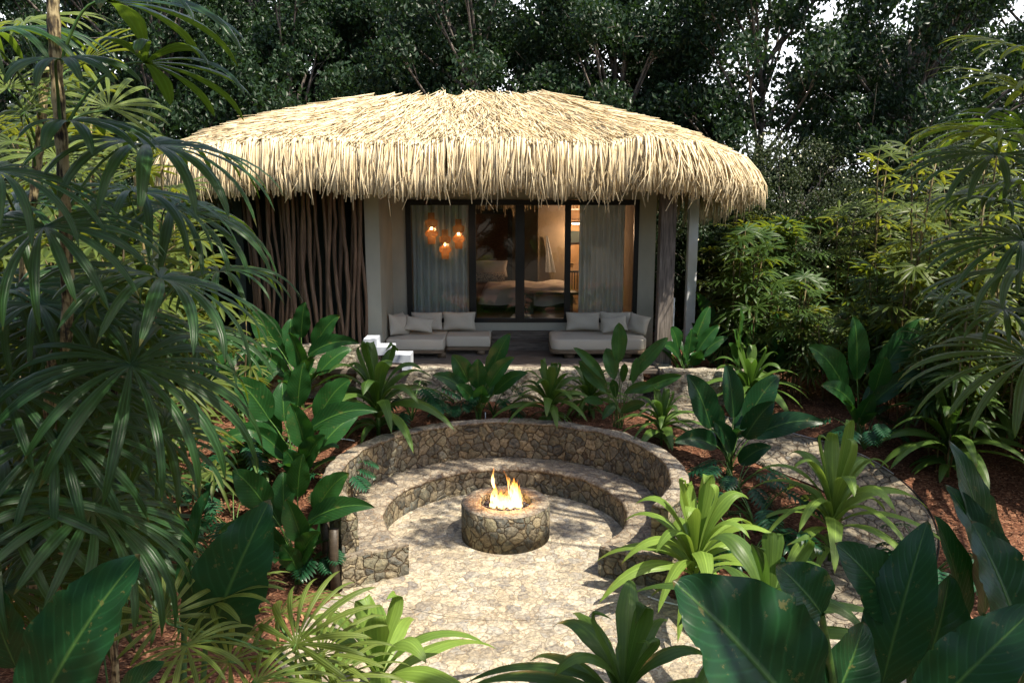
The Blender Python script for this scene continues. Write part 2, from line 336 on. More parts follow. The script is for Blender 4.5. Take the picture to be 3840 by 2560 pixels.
# ------------------------------------------------------------------ ground
def terrain():
    xs = np.unique(np.concatenate([np.linspace(-45, -7, 30), np.arange(-7, 8, .09), np.linspace(8, 45, 30)]))
    ys = np.unique(np.concatenate([np.linspace(-12, 6, 12), np.arange(6, 18, .09), np.linspace(18, 70, 30)]))
    X, Y = np.meshgrid(xs, ys); Z = g(X, Y) + .012 * np.sin(X * 7.3 + Y * 3.1) * np.sin(Y * 6.1 - X * 2.2)
    r = np.hypot(X - PC.x, Y - PC.y); Z = np.where(r < 2.62, -.03, Z); Z = np.where((abs(X) < 3.2) & (Y < 10.3), np.minimum(Z, .0), Z)
    nx, ny = len(xs), len(ys); i = np.arange(ny - 1)[:, None] * nx + np.arange(nx - 1)[None]; i = i.ravel()
    mb = MB(); mb.addarr(np.stack([X.ravel(), Y.ravel(), Z.ravel()], 1), np.stack([i, i + 1, i + 1 + nx, i + nx], 1)); return tag(mb.build('ground', M['mulch']), kind='structure')
terrain()
# paved floor of the pit and forecourt
mb = MB()
poly = [(-1.9, 10.6), (-2.25, 10.05), (-2.55, 9.3), (-2.75, 8.4), (-2.2, 7.6), (-1.3, 6.9), (-1.0, 5.6), (-1.0, 2), (4.5, 2), (5.2, 6), (4.9, 8.7), (3.5, 9.75), (2.6, 9.55), (2.1, 9.75), (1.9, 10.6)]
mb.add([(x, y, .012) for x, y in poly], [tuple(range(len(poly)))])
ring = [(PC.x + 2.56 * math.cos(a), PC.y + 2.56 * math.sin(a), .018) for a in np.linspace(0, 2 * PI, 64, endpoint=False)]
mb.add(ring, [tuple(range(64))])
tag(mb.build('paving', M['paving'], smooth=False), kind='structure')
# garden path as a ribbon on the land
cp = [G(3010, 2330), G(3260, 2150), G(3330, 1950), G(3180, 1790), G(2900, 1680), G(2640, 1590), V((3.05, 16.2, 0)), V((2.9, 17.2, 0))]
def catmull(P, n=14):
    o = []; P = [P[0] * 2 - P[1]] + P + [P[-1] * 2 - P[-2]]
    for i in range(1, len(P) - 2):
        for k in range(n):
            t = k / n; a, b, c, d = P[i - 1:i + 3]
            o.append(.5 * ((2 * b) + (c - a) * t + (2 * a - 5 * b + 4 * c - d) * t * t + (3 * b - a - 3 * c + d) * t ** 3))
    return o + [P[-2]]
cl = catmull([V((p.x, p.y, 0)) for p in cp]); mb = MB(); vs = []; right_edge = []; left_edge = []
for i, p in enumerate(cl):
    t = (cl[min(i + 1, len(cl) - 1)] - cl[max(i - 1, 0)]).normalized(); s = V((t.y, -t.x, 0)); hw = .66 if i < len(cl) - 30 else .6
    for k in range(9):
        q = p + s * (hw * (k / 4 - 1)); vs.append((q.x, q.y, gz(q.x, q.y) + .03))
    q = p + s * (hw + .02); right_edge.append(V((q.x, q.y, gz(q.x, q.y) + .035)))
mb.add(vs, [(i * 9 + k, i * 9 + k + 1, i * 9 + k + 10, i * 9 + k + 9) for i in range(len(cl) - 1) for k in range(8)])
tag(mb.build('path', M['pathst']), kind='structure')
def edging(pts, label, mat, r=.012):
    mb = MB(); tube(mb, pts, r, 5); tag(mb.build('edging_strip', mat), label, 'edging')
edging(right_edge[38:74], 'thin white edging strip along the curved garden path beside red mulch', M['towel'], .009)
edging(right_edge[8:38], 'thin dark metal edging strip along the near bend of the path', M['black'], .014)
edging([G(x, y) + V((0, 0, .03)) for x, y in ((1255, 1652), (1290, 1654), (1330, 1658))], 'short white edging strip in mulch behind the curved wall', M['white'])
edging([G(x, y) + V((0, 0, .03)) for x, y in ((2430, 2248), (2480, 2262), (2540, 2275), (2610, 2282), (2700, 2262), (2760, 2245))], 'white edging strip curving under the bright strap leaved plant', M['white'])
# bark chips
nC = 42000; x = rng.uniform(-8, 10, nC); y = rng.uniform(7.2, 19, nC)
pa = np.array([(p.x, p.y) for p in cl]); d2 = np.min((x[:, None] - pa[None, :, 0]) ** 2 + (y[:, None] - pa[None, :, 1]) ** 2, 1)
def inpoly(x, y, P):
    c = np.zeros(len(x), bool); j = len(P) - 1
    for i in range(len(P)):
        xi, yi = P[i]; xj, yj = P[j]; c ^= ((yi > y) != (yj > y)) & (x < (xj - xi) * (y - yi) / (yj - yi + 1e-9) + xi); j = i
    return c
k = (np.hypot(x - PC.x, y - PC.y) > 2.85) & (d2 > .8 ** 2) & ~inpoly(x, y, poly) & ~((x > -6) & (x < 3.2) & (y > 16.2))
k |= (rng.random(nC) < .004) & (np.hypot(x - PC.x, y - PC.y) > 2.85); x, y = x[k], y[k]; n_ = len(x)
th = rng.uniform(0, PI, n_); L = rng.uniform(.012, .035, n_); Wd = L * rng.uniform(.25, .5, n_); tl = rng.uniform(-.5, .5, n_)
ca, sa = np.cos(th), np.sin(th); z = g(x, y) + .016 + rng.uniform(0, .015, n_); q = []
for a, b in ((-1, -1), (1, -1), (1, 1), (-1, 1)): q.append(np.stack([x + ca * L * a - sa * Wd * b, y + sa * L * a + ca * Wd * b, z + tl * L * a + .3 * tl * Wd * b], 1))
mb = MB(); mb.addarr(np.stack(q, 1).reshape(-1, 3), np.arange(n_ * 4).reshape(-1, 4)); tag(mb.build('bark_chips', M['chip'], smooth=False), kind='stuff', label='loose red brown bark chips covering the beds', cat='mulch')

# ------------------------------------------------------------------ fire pit, bench and round wall
t = thing('fire_pit', 'round low stone fire pit with flames in the centre of the seating circle', 'fire pit', PC)
mb = MB(); prof = [(.40, .35), (.40, .575), (.415, .588), (.655, .588), (.687, .56), (.687, .0), (.55, 0), (.55, .35)]
lathe(mb, prof[1:6] + [(.40, 0)], 96); mb.build('surround', M['rubble'], t)
mb = MB(); lathe(mb, [(.412, .5895), (.655, .5895), (.682, .574), (.684, .566), (.41, .58)], 96); mb.build('coping', M['cap'], t)
mb = MB(); lathe(mb, [(.001, .46), (.41, .46), (.41, .44), (.001, .44)], 48, close=True); mb.build('burner_tray', M['black'], t)
def blob(mb, c, r, sq=1., n=1):
    bm = bmesh.new(); bmesh.ops.create_icosphere(bm, subdivisions=n, radius=1)
    ph = [R.uniform(0, 6) for _ in range(3)]
    v = [(c[0] + p.co.x * r * (1 + .22 * math.sin(p.co.y * 4 + ph[0])), c[1] + p.co.y * r * (1 + .22 * math.sin(p.co.z * 4 + ph[1])), c[2] + p.co.z * r * sq * (1 + .2 * math.sin(p.co.x * 4 + ph[2]))) for p in bm.verts]
    mb.add(v, [[q.index for q in f.verts] for f in bm.faces]); bm.free()
mb = MB()
for _ in range(150):
    a = R.uniform(0, 2 * PI); r = .36 * math.sqrt(R.random()); blob(mb, (r * math.cos(a), r * math.sin(a), .475 + R.uniform(0, .03)), R.uniform(.025, .042), .7)
o = mb.build('lava_rocks', M['lava']); o.location = PC; tag(o, 'dark lava pebbles filling the bowl of the fire pit', 'pebbles', kind='stuff')
FS = 1.22
fl = thing('fire', 'bright yellow flames rising from dark pebbles in the stone fire pit', 'fire', PC + V((0, 0, .48)))
def tongue(x0, z0, pts, rad, y=0):
    mb = MB(); n = 12; P = bz([V(((x0 + a) * 1.15, y + R.uniform(-.02, .02), (z0 + b) * FS)) for a, b in pts], n)
    tube(mb, P, [rad * (math.sin(PI * min(1, (i / n) * .8 + .18)) ** 1.1) * (1 - (i / n) ** 3) * 1.15 + .001 for i in range(n + 1)], 9)
    mb.build('flame_tongue', M['flame'], fl)
for a in ((-.14, 0, [(0, 0), (-.07, .12), (.05, .22), (-.02, .33)], .05), (-.07, 0, [(0, 0), (-.03, .1), (.02, .2), (.01, .27)], .055), (0, -.02, [(0, 0), (-.05, .1), (.05, .2), (.0, .27)], .06), (.03, 0, [(0, 0), (.12, .2), (.02, .36), (-.06, .5)], .05),
          (.12, 0, [(0, 0), (.04, .15), (-.03, .3), (.0, .45)], .055), (.16, 0, [(0, 0), (.06, .1), (.0, .22), (.03, .33)], .045), (.07, -.02, [(0, 0), (.02, .08), (0, .14), (.01, .2)], .07), (-.03, -.02, [(0, 0), (-.03, .06), (0, .12), (0, .19)], .075),
          (-.15, .26, [(0, 0), (-.05, .1), (.0, .18), (-.01, .28)], .022), (-.16, -.01, [(0, 0), (-.02, .06), (.01, .12), (.0, .17)], .05), (.19, -.01, [(0, 0), (.02, .05), (-.02, .14), (.02, .2)], .035), (.1, .1, [(0, 0), (.06, .1), (.03, .2), (.07, .27)], .03)):
    tongue(*a, y=R.uniform(-.07, .05))
light('fire_light', PC + V((0, -.05, .78)), (1, .5, .18), 24, .12)

def roughen(mb, amp):
    from mathutils import noise
    for arr in mb.v:
        for i in range(len(arr)):
            p = V(arr[i]); d = noise.noise_vector(p * 4.2) * amp + noise.noise_vector(p * 11) * amp * .55; arr[i] += np.array(d)
def arc_wall(name, label, r0, r1, z0, z1, a0, a1, cat, capm, rnd=.03, parent=None):
    t = parent or thing(name, label, cat, PC)
    mb = MB(); nz_ = int((z1 - z0) / .07); lathe(mb, [(r0, z0), (r1, z0)] + [(r1, z0 + (z1 - z0) * i / nz_) for i in range(1, nz_)] + [(r1, z1), (r0, z1)] + [(r0, z1 - (z1 - z0) * i / nz_) for i in range(1, nz_)], 180, a0=a0, a1=a1); roughen(mb, .022); mb.build('masonry', M['rubble'], t, smooth=False)
    mb = MB(); e = .006; lathe(mb, [(r0 - e, z1 - rnd), (r0 - e, z1 - .002), (r0 + rnd, z1 + rnd * .5), (r1 - rnd, z1 + rnd * .5), (r1 + e, z1 - .002), (r1 + e, z1 - rnd), ], 180, a0=a0 - .002, a1=a1 + .002, close=True); roughen(mb, .022)
    mb.build('coping', capm, t); return t
arc_wall('stone_wall', 'high curved rubble stone wall around the fire pit seating', 2.5, 2.75, -.1, 1.13, math.radians(-37), math.radians(217), 'wall', M['cap'])
bn = arc_wall('stone_bench', 'low curved stone bench built against the inside of the round wall', 1.88, 2.497, -.1, .45, math.radians(-34), math.radians(214), 'bench', M['cap'], .05)
for mir in (False, True):
    q = [(1.88, a) for a in np.linspace(214.02, 224.5, 7)] + [(2.3, 221.6), (2.80, 218.6), (2.80, 217.3), (2.50, 217.3), (2.50, 214.02)]
    q = [(r, (180 - a - (1.5 if a > 220 else 0)) if mir else a) for r, a in q]; pl = [(r * math.cos(math.radians(a)), r * math.sin(math.radians(a))) for r, a in q]; n_ = len(pl)
    if mir: pl = pl[::-1]
    for nm, z0, z1, mt in (('end_block', -.1, .43, 'rubble'), ('end_coping', .43, .468, 'cap')):
        mb = MB(); nz_ = max(1, int((z1 - z0) / .07)); vs = []
        for i in range(nz_ + 1): vs += [(x * (1.004 if nm == 'end_coping' else 1), y * (1.004 if nm == 'end_coping' else 1), z0 + (z1 - z0) * i / nz_) for x, y in pl]
        mb.add(vs, [(i * n_ + k, i * n_ + (k + 1) % n_, (i + 1) * n_ + (k + 1) % n_, (i + 1) * n_ + k) for i in range(nz_) for k in range(n_)] + [tuple(nz_ * n_ + k for k in range(n_)), tuple(range(n_))[::-1]])
        roughen(mb, .02); mb.build(nm, M[mt], bn, smooth=False)
# short wooden boards at the outer left end of the wall
for i, (x, y) in enumerate(((1225, 2185), (1262, 2215))):
    mb = MB(); p = G(x, y); tube(mb, [p - V((0, 0, .1)), p + V((.03 - .05 * i, 0, .5)), p + V((.0, 0, 1.0 - .12 * i))], [.075, .07, .065], 7); o = mb.build('timber_stake', M['darkwood'])
    tag(o, ('dark timber stake standing behind the left wall end', 'paler shorter timber stake touching the left wall end')[i], 'stake')
for x, y in ((1820, 1572), (2118, 1580)):
    mb = MB(); p = G(x, y); tube(mb, [p, p + V((0, 0, .14))], .012, 6); tag(mb.build('spike_light', M['white']), 'small white spike light in mulch, %s of the pair behind the round wall' % ('left one' if x < 2000 else 'right one'), 'garden light')

# ------------------------------------------------------------------ terrace and retaining walls
DZ = 1.65
mb = MB(); box(mb, -6.3, 3.35, 16.42, 19.2, DZ - .08, DZ); tag(mb.build('terrace_deck', M['wood_grey'], smooth=False), kind='structure', label='weathered grey timber deck in front of the house', cat='deck')
def rough_wall(name, label, x0, x1, y0, y1, z0, z1, mat='ledge'):
    # box with a displaced, uneven masonry surface
    t = thing(name, label, 'wall', ((x0 + x1) / 2, (y0 + y1) / 2, z0)); bm = bmesh.new(); bmesh.ops.create_cube(bm, size=1)
    bmesh.ops.scale(bm, vec=(x1 - x0, y1 - y0, z1 - z0), verts=bm.verts); bmesh.ops.translate(bm, vec=(0, 0, (z1 - z0) / 2), verts=bm.verts)
    for ax in range(3):
        ln = (x1 - x0, y1 - y0, z1 - z0)[ax]; k = max(0, int(ln / .07)); lo = (-(x1 - x0) / 2, -(y1 - y0) / 2, 0)[ax]
        for i in range(1, k):
            no = [0, 0, 0]; no[ax] = 1; co = [0, 0, 0]; co[ax] = lo + ln * i / k
            bmesh.ops.bisect_plane(bm, geom=bm.verts[:] + bm.edges[:] + bm.faces[:], plane_co=co, plane_no=no)
    from mathutils import noise
    for v in bm.verts:
        d = noise.noise_vector(v.co * 3.5 + V((x0, y0, 0))) * .03 + noise.noise_vector(v.co * 9) * .014; v.co += d
    me = bpy.data.meshes.new('masonry'); bm.to_mesh(me); bm.free(); me.materials.append(M[mat]); link('masonry', me, t); return t
rough_wall('terrace_wall', 'rough stone retaining wall below the timber deck', -3.0, 2.75, 16.3, 16.6, .6, 1.68)
rough_wall('planter_wall', 'pale sunlit stone planter wall at right beside the path end', 3.12, 5.2, 15.95, 16.25, .6, 1.72)
rough_wall('planter_side_wall', 'shaded stone planter wall running back toward the deck post', 3.1, 3.4, 16.27, 17.4, .6, 1.70)
rough_wall('screen_wall', 'low sunlit stone wall beneath the wooden pole screen', -5.75, -3.25, 16.7, 17.0, .5, 2.12)
rough_wall('step_wall', 'stone wall stub under the stepped white coping', -3.24, -2.72, 16.2, 16.5, .6, 2.12)
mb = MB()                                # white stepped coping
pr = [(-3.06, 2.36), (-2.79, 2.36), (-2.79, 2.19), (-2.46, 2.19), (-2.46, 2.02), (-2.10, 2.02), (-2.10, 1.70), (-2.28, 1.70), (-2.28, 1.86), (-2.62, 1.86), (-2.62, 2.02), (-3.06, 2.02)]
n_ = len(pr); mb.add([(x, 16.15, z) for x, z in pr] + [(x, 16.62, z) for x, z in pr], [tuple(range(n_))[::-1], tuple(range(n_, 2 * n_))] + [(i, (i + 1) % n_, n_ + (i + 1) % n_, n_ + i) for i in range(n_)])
tag(mb.build('stepped_coping', M['white_shaded'], smooth=False), 'white stepped coping descending beside the left sofa', 'coping')
mb = MB(); box(mb, 3.45, 3.75, 18.2, 18.5, DZ, 2.95); tag(mb.build('white_plinth', M['white'], smooth=False), 'white painted plinth behind the deck post', 'plinth')

# ------------------------------------------------------------------ house
H = thing('thatched_house', 'thatched bungalow with sliding glass doors and pole screen', 'house', (0, 0, 0))
def part(name, mat, fn, parent=H, smooth=False):
    mb = MB(); fn(mb); return mb.build(name, mat, parent, smooth)
FY = 19.1; FZ = 2.29; WT = 5.85
def wallf(mb):
    box(mb, -3.16, -2.53, FY, FY + .2, DZ, WT); box(mb, 3.02, 3.42, FY, FY + .2, DZ, WT)
    box(mb, -2.528, 3.018, FY, FY + .2, 5.18, WT); box(mb, -2.528, 3.018, FY - .02, FY + .2, 2.02, FZ - .04)
part('wall', M['plaster'], wallf)
part('wing_wall', M['plaster'], lambda mb: box(mb, -3.17, -2.86, 17.3, FY - .002, DZ, WT))
part('side_wall', M['plaster'], lambda mb: box(mb, 3.2, 3.42, FY + .202, 23.5, 1.6, WT))
part('screen_back_wall', M['darkwall'], lambda mb: (box(mb, -6.0, -3.172, 19.3, 19.5, 1.5, WT), box(mb, -6.2, -6.0, 17.9, 23.5, 1.2, WT)))
part('screen_side_panel', M['wood_pole'], lambda mb: box(mb, -3.36, -3.2, 18.4, 18.46, 1.7, WT))
# wooden steps
part('step', M['wood_grey'], lambda mb: (box(mb, -.5, 1.05, 18.62, FY - .022, DZ, 1.85),))
part('step', M['wood_grey'], lambda mb: (box(mb, -.48, 1.03, 18.9, FY - .024, 1.853, 2.06),))
# door frames
def frame(mb):
    y0, y1 = FY - .03, FY + .09
    box(mb, -2.527, -2.40, y0, y1, FZ - .04, 5.178); box(mb, 2.90, 3.017, y0, y1, FZ - .04, 5.178)
    box(mb, -2.399, 2.899, y0, y1, 5.05, 5.178); box(mb, -2.399, 2.899, y0, y1, FZ - .04, FZ + .06)
fr = part('door_frame', M['black'], frame)
for x0, x1 in ((-1.03, -.86), (.08, .30), (1.26, 1.40)):
    part('mullion', M['black'], lambda mb: box(mb, x0, x1, FY - .045, FY + .085, FZ + .061, 5.049), fr)
for x0, x1 in ((-2.399, -1.031), (-.859, .079), (.301, 1.259), (1.401, 2.899)):
    p = part('glass_pane', M['glass'], lambda mb: mb.add([(x0, FY + .03, FZ + .06), (x1, FY + .03, FZ + .06), (x1, FY + .03, 5.05), (x0, FY + .03, 5.05)], [(0, 1, 2, 3)]))
# soffit, beams, post
part('soffit', M['darkwood'], lambda mb: box(mb, -6.6, 4.2, 17.0, 22.6, 5.86, 5.95))
part('eave_beam', M['wood_grey'], lambda mb: box(mb, -6.4, 3.6, 16.8, 17.0, 5.5, 5.86))
part('fascia_beam', M['wood_grey'], lambda mb: box(mb, .9, 3.3, 15.93, 16.02, 5.78, 6.02))
part('post', M['wood_post'], lambda mb: (box(mb, 3.12, 3.44, 16.85, 17.15, 1.6, 5.6)))
part('rear_post', M['white'], lambda mb: box(mb, 4.28, 4.5, 19.4, 19.62, 1.0, 5.6))  # white colour stands in for sunlight on this post
# pole screen
for i in range(30):
    x = -5.72 + i * (2.52 / 29) + R.uniform(-.025, .025); yb = 17.15 - .35 * 0 + (.5 * max(0, (1 - i / 7)) ** 2) + R.uniform(0, .12) + (.28 if i % 3 == 1 else 0)
    am = R.uniform(.02, .06); ph = R.uniform(0, 6); lean = (-.22 if i < 5 else R.uniform(-.12, .12)); n_ = 12
    P = [V((x + lean * (k / n_) + am * math.sin(ph + k * R.uniform(.55, .65)), yb + am * .6 * math.cos(ph + k * .7), 1.75 + 3.95 * k / n_)) for k in range(n_ + 1)]
    r0 = R.uniform(.03, .048); mb = MB(); tube(mb, P, [r0 * (1 + .12 * math.sin(k * 1.7 + ph)) for k in range(n_ + 1)], 8); mb.build('screen_pole', M['wood_pole'], H)

# thatch roof -----------------------------------------------------
RC = V((-1.3, 19.75, 0)); OA, OB, OR = 6.38, 3.8, 2.5
_l = [2 * (OA - OR), OR * PI / 2, 2 * (OB - OR), OR * PI / 2]; _l = np.array(_l * 2); _c = np.concatenate([[0], np.cumsum(_l)]); PER = _c[-1]
def rr(s, t):
    """point on the roof: s metres round the eave from the front left, t 0 eave .. 1 ridge"""
    s = np.mod(s, PER); i = np.clip(np.searchsorted(_c, s, 'right') - 1, 0, 7); f = (s - _c[i]) / _l[i]
    a = OA + (2.0 - OA) * t; b = OB + (.15 - OB) * t; r = OR + (.12 - OR) * t
    x = np.zeros_like(s); y = np.zeros_like(s)
    sx = np.array([0, 1, 1, 1, 0, -1, -1, -1])[i]; sy = np.array([-1, -1, 0, 1, 1, 1, 0, -1])[i]
    an = np.array([0, -PI / 2, 0, 0, 0, PI / 2, 0, PI])[i] + f * PI / 2
    side = i % 2 == 0
    x = np.where(i == 0, -(a - r) + 2 * (a - r) * f, x); y = np.where(i == 0, -b, y)
    x = np.where(i == 2, a, x); y = np.where(i == 2, -(b - r) + 2 * (b - r) * f, y)
    x = np.where(i == 4, (a - r) - 2 * (a - r) * f, x); y = np.where(i == 4, b, y)
    x = np.where(i == 6, -a, x); y = np.where(i == 6, (b - r) - 2 * (b - r) * f, y)
    cs, sn = np.cos(an), np.sin(an)
    x = np.where(side, x, sx * (a - r) + r * cs); y = np.where(side, y, sy * (b - r) + r * sn)
    nx = np.where(side, sx, cs); ny = np.where(side, sy, sn)
    z = 6.25 - .24 * (1 - t) * sm((np.abs(x) - 3.9) / 2.6) + 1.30 * t ** .92 + .17 * t * np.exp(-((x - .6) / 2.2) ** 2) + .05 * np.sin(s * 1.7) * (1 - t) + .035 * np.sin(s * 5.1 + 4 * t)
    return np.stack([x + RC.x, y + RC.y, z], -1), np.stack([nx, ny, 0 * x], -1)
def strands(mb, P, r, sides=4):
    Nn, K, _ = P.shape; t = P[:, -1] - P[:, 0]; t /= np.linalg.norm(t, axis=1, keepdims=True); ref = rng.normal(size=(Nn, 3))
    a = np.cross(t, ref); a /= np.linalg.norm(a, axis=1, keepdims=True); b = np.cross(t, a); ang = np.arange(sides) * 2 * PI / sides
    off = a[:, None] * np.cos(ang)[None, :, None] + b[:, None] * np.sin(ang)[None, :, None]
    v = P[:, :, None, :] + off[:, None] * r[:, None, None, None] * np.linspace(1, .75, K)[None, :, None, None]
    base = (np.arange(Nn) * K * sides)[:, None, None]; ii = (np.arange(K - 1) * sides)[None, :, None]; k = np.arange(sides)[None, None]
    k2 = (k + 1) % sides; f = np.stack([base + ii + k, base + ii + k2, base + ii + sides + k2, base + ii + sides + k], -1).reshape(-1, 4)
    mb.addarr(v.reshape(-1, 3), f)
    e = (base[:, 0] + (K - 1) * sides + np.arange(sides)[None]); mb.f.extend(map(tuple, (e + mb.n - len(v.reshape(-1, 3))).tolist()))
th_ = thing('x', '', ''); COL.objects.unlink(th_); bpy.data.objects.remove(th_)
mb = MB(); nS, nT = 160, 12; ss = np.linspace(0, PER, nS, endpoint=False)
rows = [rr(ss, np.full(nS, q))[0] - np.array([0, 0, .07]) for q in np.linspace(0, 1, nT)]
p0, nn = rr(ss, np.zeros(nS)); rows = [p0 - nn * .2 - np.array([0, 0, .6]), p0 - nn * .05 - np.array([0, 0, .2])] + rows
rows = [p0 - nn * .6 - np.array([0, 0, .45])] + rows
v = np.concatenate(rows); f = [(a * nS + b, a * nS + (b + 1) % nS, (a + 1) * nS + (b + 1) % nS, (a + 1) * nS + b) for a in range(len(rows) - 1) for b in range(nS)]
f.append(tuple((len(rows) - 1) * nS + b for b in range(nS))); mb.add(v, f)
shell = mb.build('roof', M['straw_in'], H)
def down(s, t, dl):                        # slope direction
    a, n_ = rr(s, t); b, _ = rr(s, np.maximum(t - .05, 0)); d = b - a; d /= np.linalg.norm(d, axis=1, keepdims=True) + 1e-9; return a, d, n_
mb = MB(); Nn = 30000; s = rng.uniform(0, PER, Nn); keep = (np.mod(s, PER) < _c[4]) | (np.mod(s, PER) > _c[6]) | (rng.random(Nn) < .3); s = s[keep]; Nn = len(s)
t = 1 - np.sqrt(rng.random(Nn)) ; t = np.clip(t * 1.02, 0.02, 1)
p, d, nn = down(s, np.maximum(t, .06), 0); tan = np.cross(nn, [0, 0, 1]); j = rng.normal(0, .17, Nn)[:, None]; up = rng.uniform(-.02, .13, Nn)[:, None]
d = d + tan * j + np.array([0, 0, 0.0]); d /= np.linalg.norm(d, axis=1, keepdims=True); nrm = np.cross(tan, d); nrm *= np.sign(nrm[:, 2:3]); L = (rng.uniform(.45, 1.0, Nn) * np.clip(.18 + t * 3.2, 0, 1))[:, None]
base = p + rng.uniform(0, .07, Nn)[:, None] * np.array([0, 0, 1])
P = np.stack([base, base + d * L * .5 + nrm * L * up * .5, base + d * L + nrm * L * up], 1)
strands(mb, P, rng.uniform(.009, .013, Nn), 4); mb.build('thatch', M['straw'], shell)
def fringe(N_, lo, hi, r0, r1, out, jit, s0=0, s1=1, inset=.3, zoff=0., mb=None):
    mb = mb or MB(); s = rng.uniform(s0 * PER, s1 * PER, N_); p, nn = rr(s, np.zeros(N_)); tan = np.cross(nn, [0, 0, 1]); L = rng.uniform(lo, hi, N_)[:, None]; z = np.array([0, 0, 1.])
    cl_ = .5 + .5 * np.sin(s * 9.3 + 2 * np.sin(s * 3.1)); L = L * (1 + .10 * (cl_[:, None] - .5))
    j = rng.normal(0, jit, N_)[:, None]; o = out * rng.random(N_)[:, None]; dz = rng.uniform(-.05, .06, N_)[:, None] + zoff
    ins = inset * rng.uniform(.6, 1.3, N_)[:, None]
    P = np.stack([p - nn * ins + z * (dz + ins * .42), p + nn * (o * .3 - .02) + z * (dz + .03), p + nn * (o * .7 + .05) + tan * j * L * .25 - z * (L * .33 - dz), p + nn * (o + .06) + tan * j * L * .6 - z * (L * .68 - dz), p + nn * (o * 1.05 + .05) + tan * j * L - z * (L - dz)], 1)
    strands(mb, P, rng.uniform(r0, r1, N_), 5); return mb
fringe(2500, .84, 1.02, .017, .027, .10, .035).build('eave_fringe', M['straw'], shell)
_m = fringe(1500, .6, 1.06, .011, .017, .22, .13); fringe(80, 1.05, 1.3, .010, .014, .16, .25, 0.02, .3, mb=_m).build('loose_straw', M['straw'], shell)
fringe(1300, .65, .98, .010, .016, .5, .25, _c[1] / PER, _c[4] / PER).build('side_straw', M['straw'], shell)
fringe(800, 1.15, 1.45, .010, .015, -.6, .12, _c[2] / PER, _c[7] / PER, -.35, -.0).build('inner_fringe', M['straw'], shell)

# interior ----------------------------------------------------------
part('room_shell', M['beige'], lambda mb: (box(mb, -3.0, -2.85, FY + .203, 24.5, FZ - .1, 5.8), box(mb, 3.03, 3.18, FY + .203, 24.5, FZ - .1, 5.8), box(mb, -2.849, 3.029, 24.3, 24.5, FZ - .1, 5.8), box(mb, -2.849, 3.029, FY + .204, 24.299, 5.5, 5.6)))
part('room_floor', M['floor'], lambda mb: box(mb, -2.849, 3.029, FY + .21, 24.299, FZ - .09, FZ))
part('partition', M['beige'], lambda mb: box(mb, .75, 1.62, 23.2, 23.35, FZ + .001, 5.49))
part('partition', M['orange'], lambda mb: (box(mb, 1.62, 3.02, 23.5, 23.6, FZ + .001, 5.49),))
part('interior_door', M['orange'], lambda mb: box(mb, 1.6, 2.15, 23.42, 23.46, FZ + .01, 4.6))
part('door_handle', M['black'], lambda mb: (box(mb, 1.66, 1.80, 23.36, 23.385, 3.30, 3.33), box(mb, 1.66, 1.69, 23.385, 23.42, 3.30, 3.33)))
t = thing('woven_screen', 'dark framed woven reed panel on the bedroom wall', 'wall panel', (-.35, 24.2, 0))
part('reed_panel', M['reed'], lambda mb: box(mb, -.75, .22, .02, .08, 2.7, 4.75), t); part('frame', M['darkwood'], lambda mb: (box(mb, -.75, .36, -.02, .08, 4.75, 4.9), box(mb, .22, .36, -.02, .08, 2.3, 4.749)), t)
def rbox(name, mat, sx, sy, sz, r, loc, parent=None, seg=4, rot=(0, 0, 0)):
    bm = bmesh.new(); bmesh.ops.create_cube(bm, size=1); bmesh.ops.scale(bm, vec=(sx, sy, sz), verts=bm.verts)
    bmesh.ops.bevel(bm, geom=bm.edges[:], offset=r, segments=seg, affect='EDGES', profile=.5)
    me = bpy.data.meshes.new(name); bm.to_mesh(me); bm.free(); me.materials.append(mat); me.polygons.foreach_set('use_smooth', np.ones(len(me.polygons), bool))
    o = link(name, me, parent); o.location = loc; o.rotation_euler = rot; return o
def pillow(name, mat, sx, sz, th, loc, rot, parent=None):
    mb = MB(); n = 14; vs = []
    for sgn in (1, -1):
        for i in range(n + 1):
            for k in range(n + 1):
                u, v = 2 * i / n - 1, 2 * k / n - 1; h = ((1 - abs(u) ** 2.6) * (1 - abs(v) ** 2.6)) ** .55
                px = u * (1 - .08 * (1 - abs(v)) ** 1 * abs(u)); pz = v * (1 - .08 * (1 - abs(u)) * abs(v))
                vs.append((px * sx / 2, sgn * (h * th / 2 + .002) + .01 * math.sin(5 * u + 3 * v), pz * sz / 2))
    m = (n + 1) ** 2; f = []
    for i in range(n):
        for k in range(n):
            a = i * (n + 1) + k; f.append((a, a + 1, a + n + 2, a + n + 1)); f.append((m + a, m + a + n + 1, m + a + n + 2, m + a + 1))
    bd = [i * (n + 1) for i in range(n + 1)] + [n * (n + 1) + k for k in range(1, n + 1)] + [i * (n + 1) + n for i in range(n - 1, -1, -1)] + [k for k in range(n - 1, 0, -1)]
    for a, b in zip(bd, bd[1:] + bd[:1]): f.append((a, b, b + m, a + m))
    mb.add(vs, f); o = mb.build(name, mat, parent); o.location = loc; o.rotation_euler = rot; return o
bed = thing('bed', 'low double bed with rumpled pale linen seen through the glass', 'bed', (.4, 21.6, FZ))
rbox('bed_base', M['darkwood'], 2.2, 1.9, .2, .03, (-.1, 0, .2), bed)
mb = MB(); nx, ny = 36, 24; vs = []
for i in range(nx + 1):
    for k in range(ny + 1):
        u, v = 2 * i / nx - 1, 2 * k / ny - 1; e = max(abs(u), abs(v)); z = .62 - .42 * max(0, (e - .82) / .18) ** 1.5 + .03 * math.sin(7 * u + 4 * v) + .02 * math.sin(13 * v - 5 * u)
        if v < -.85: z -= .10 * max(0, 1 - abs(u + .15) * 4)
        vs.append((u * 1.28, v * 1.05, z))
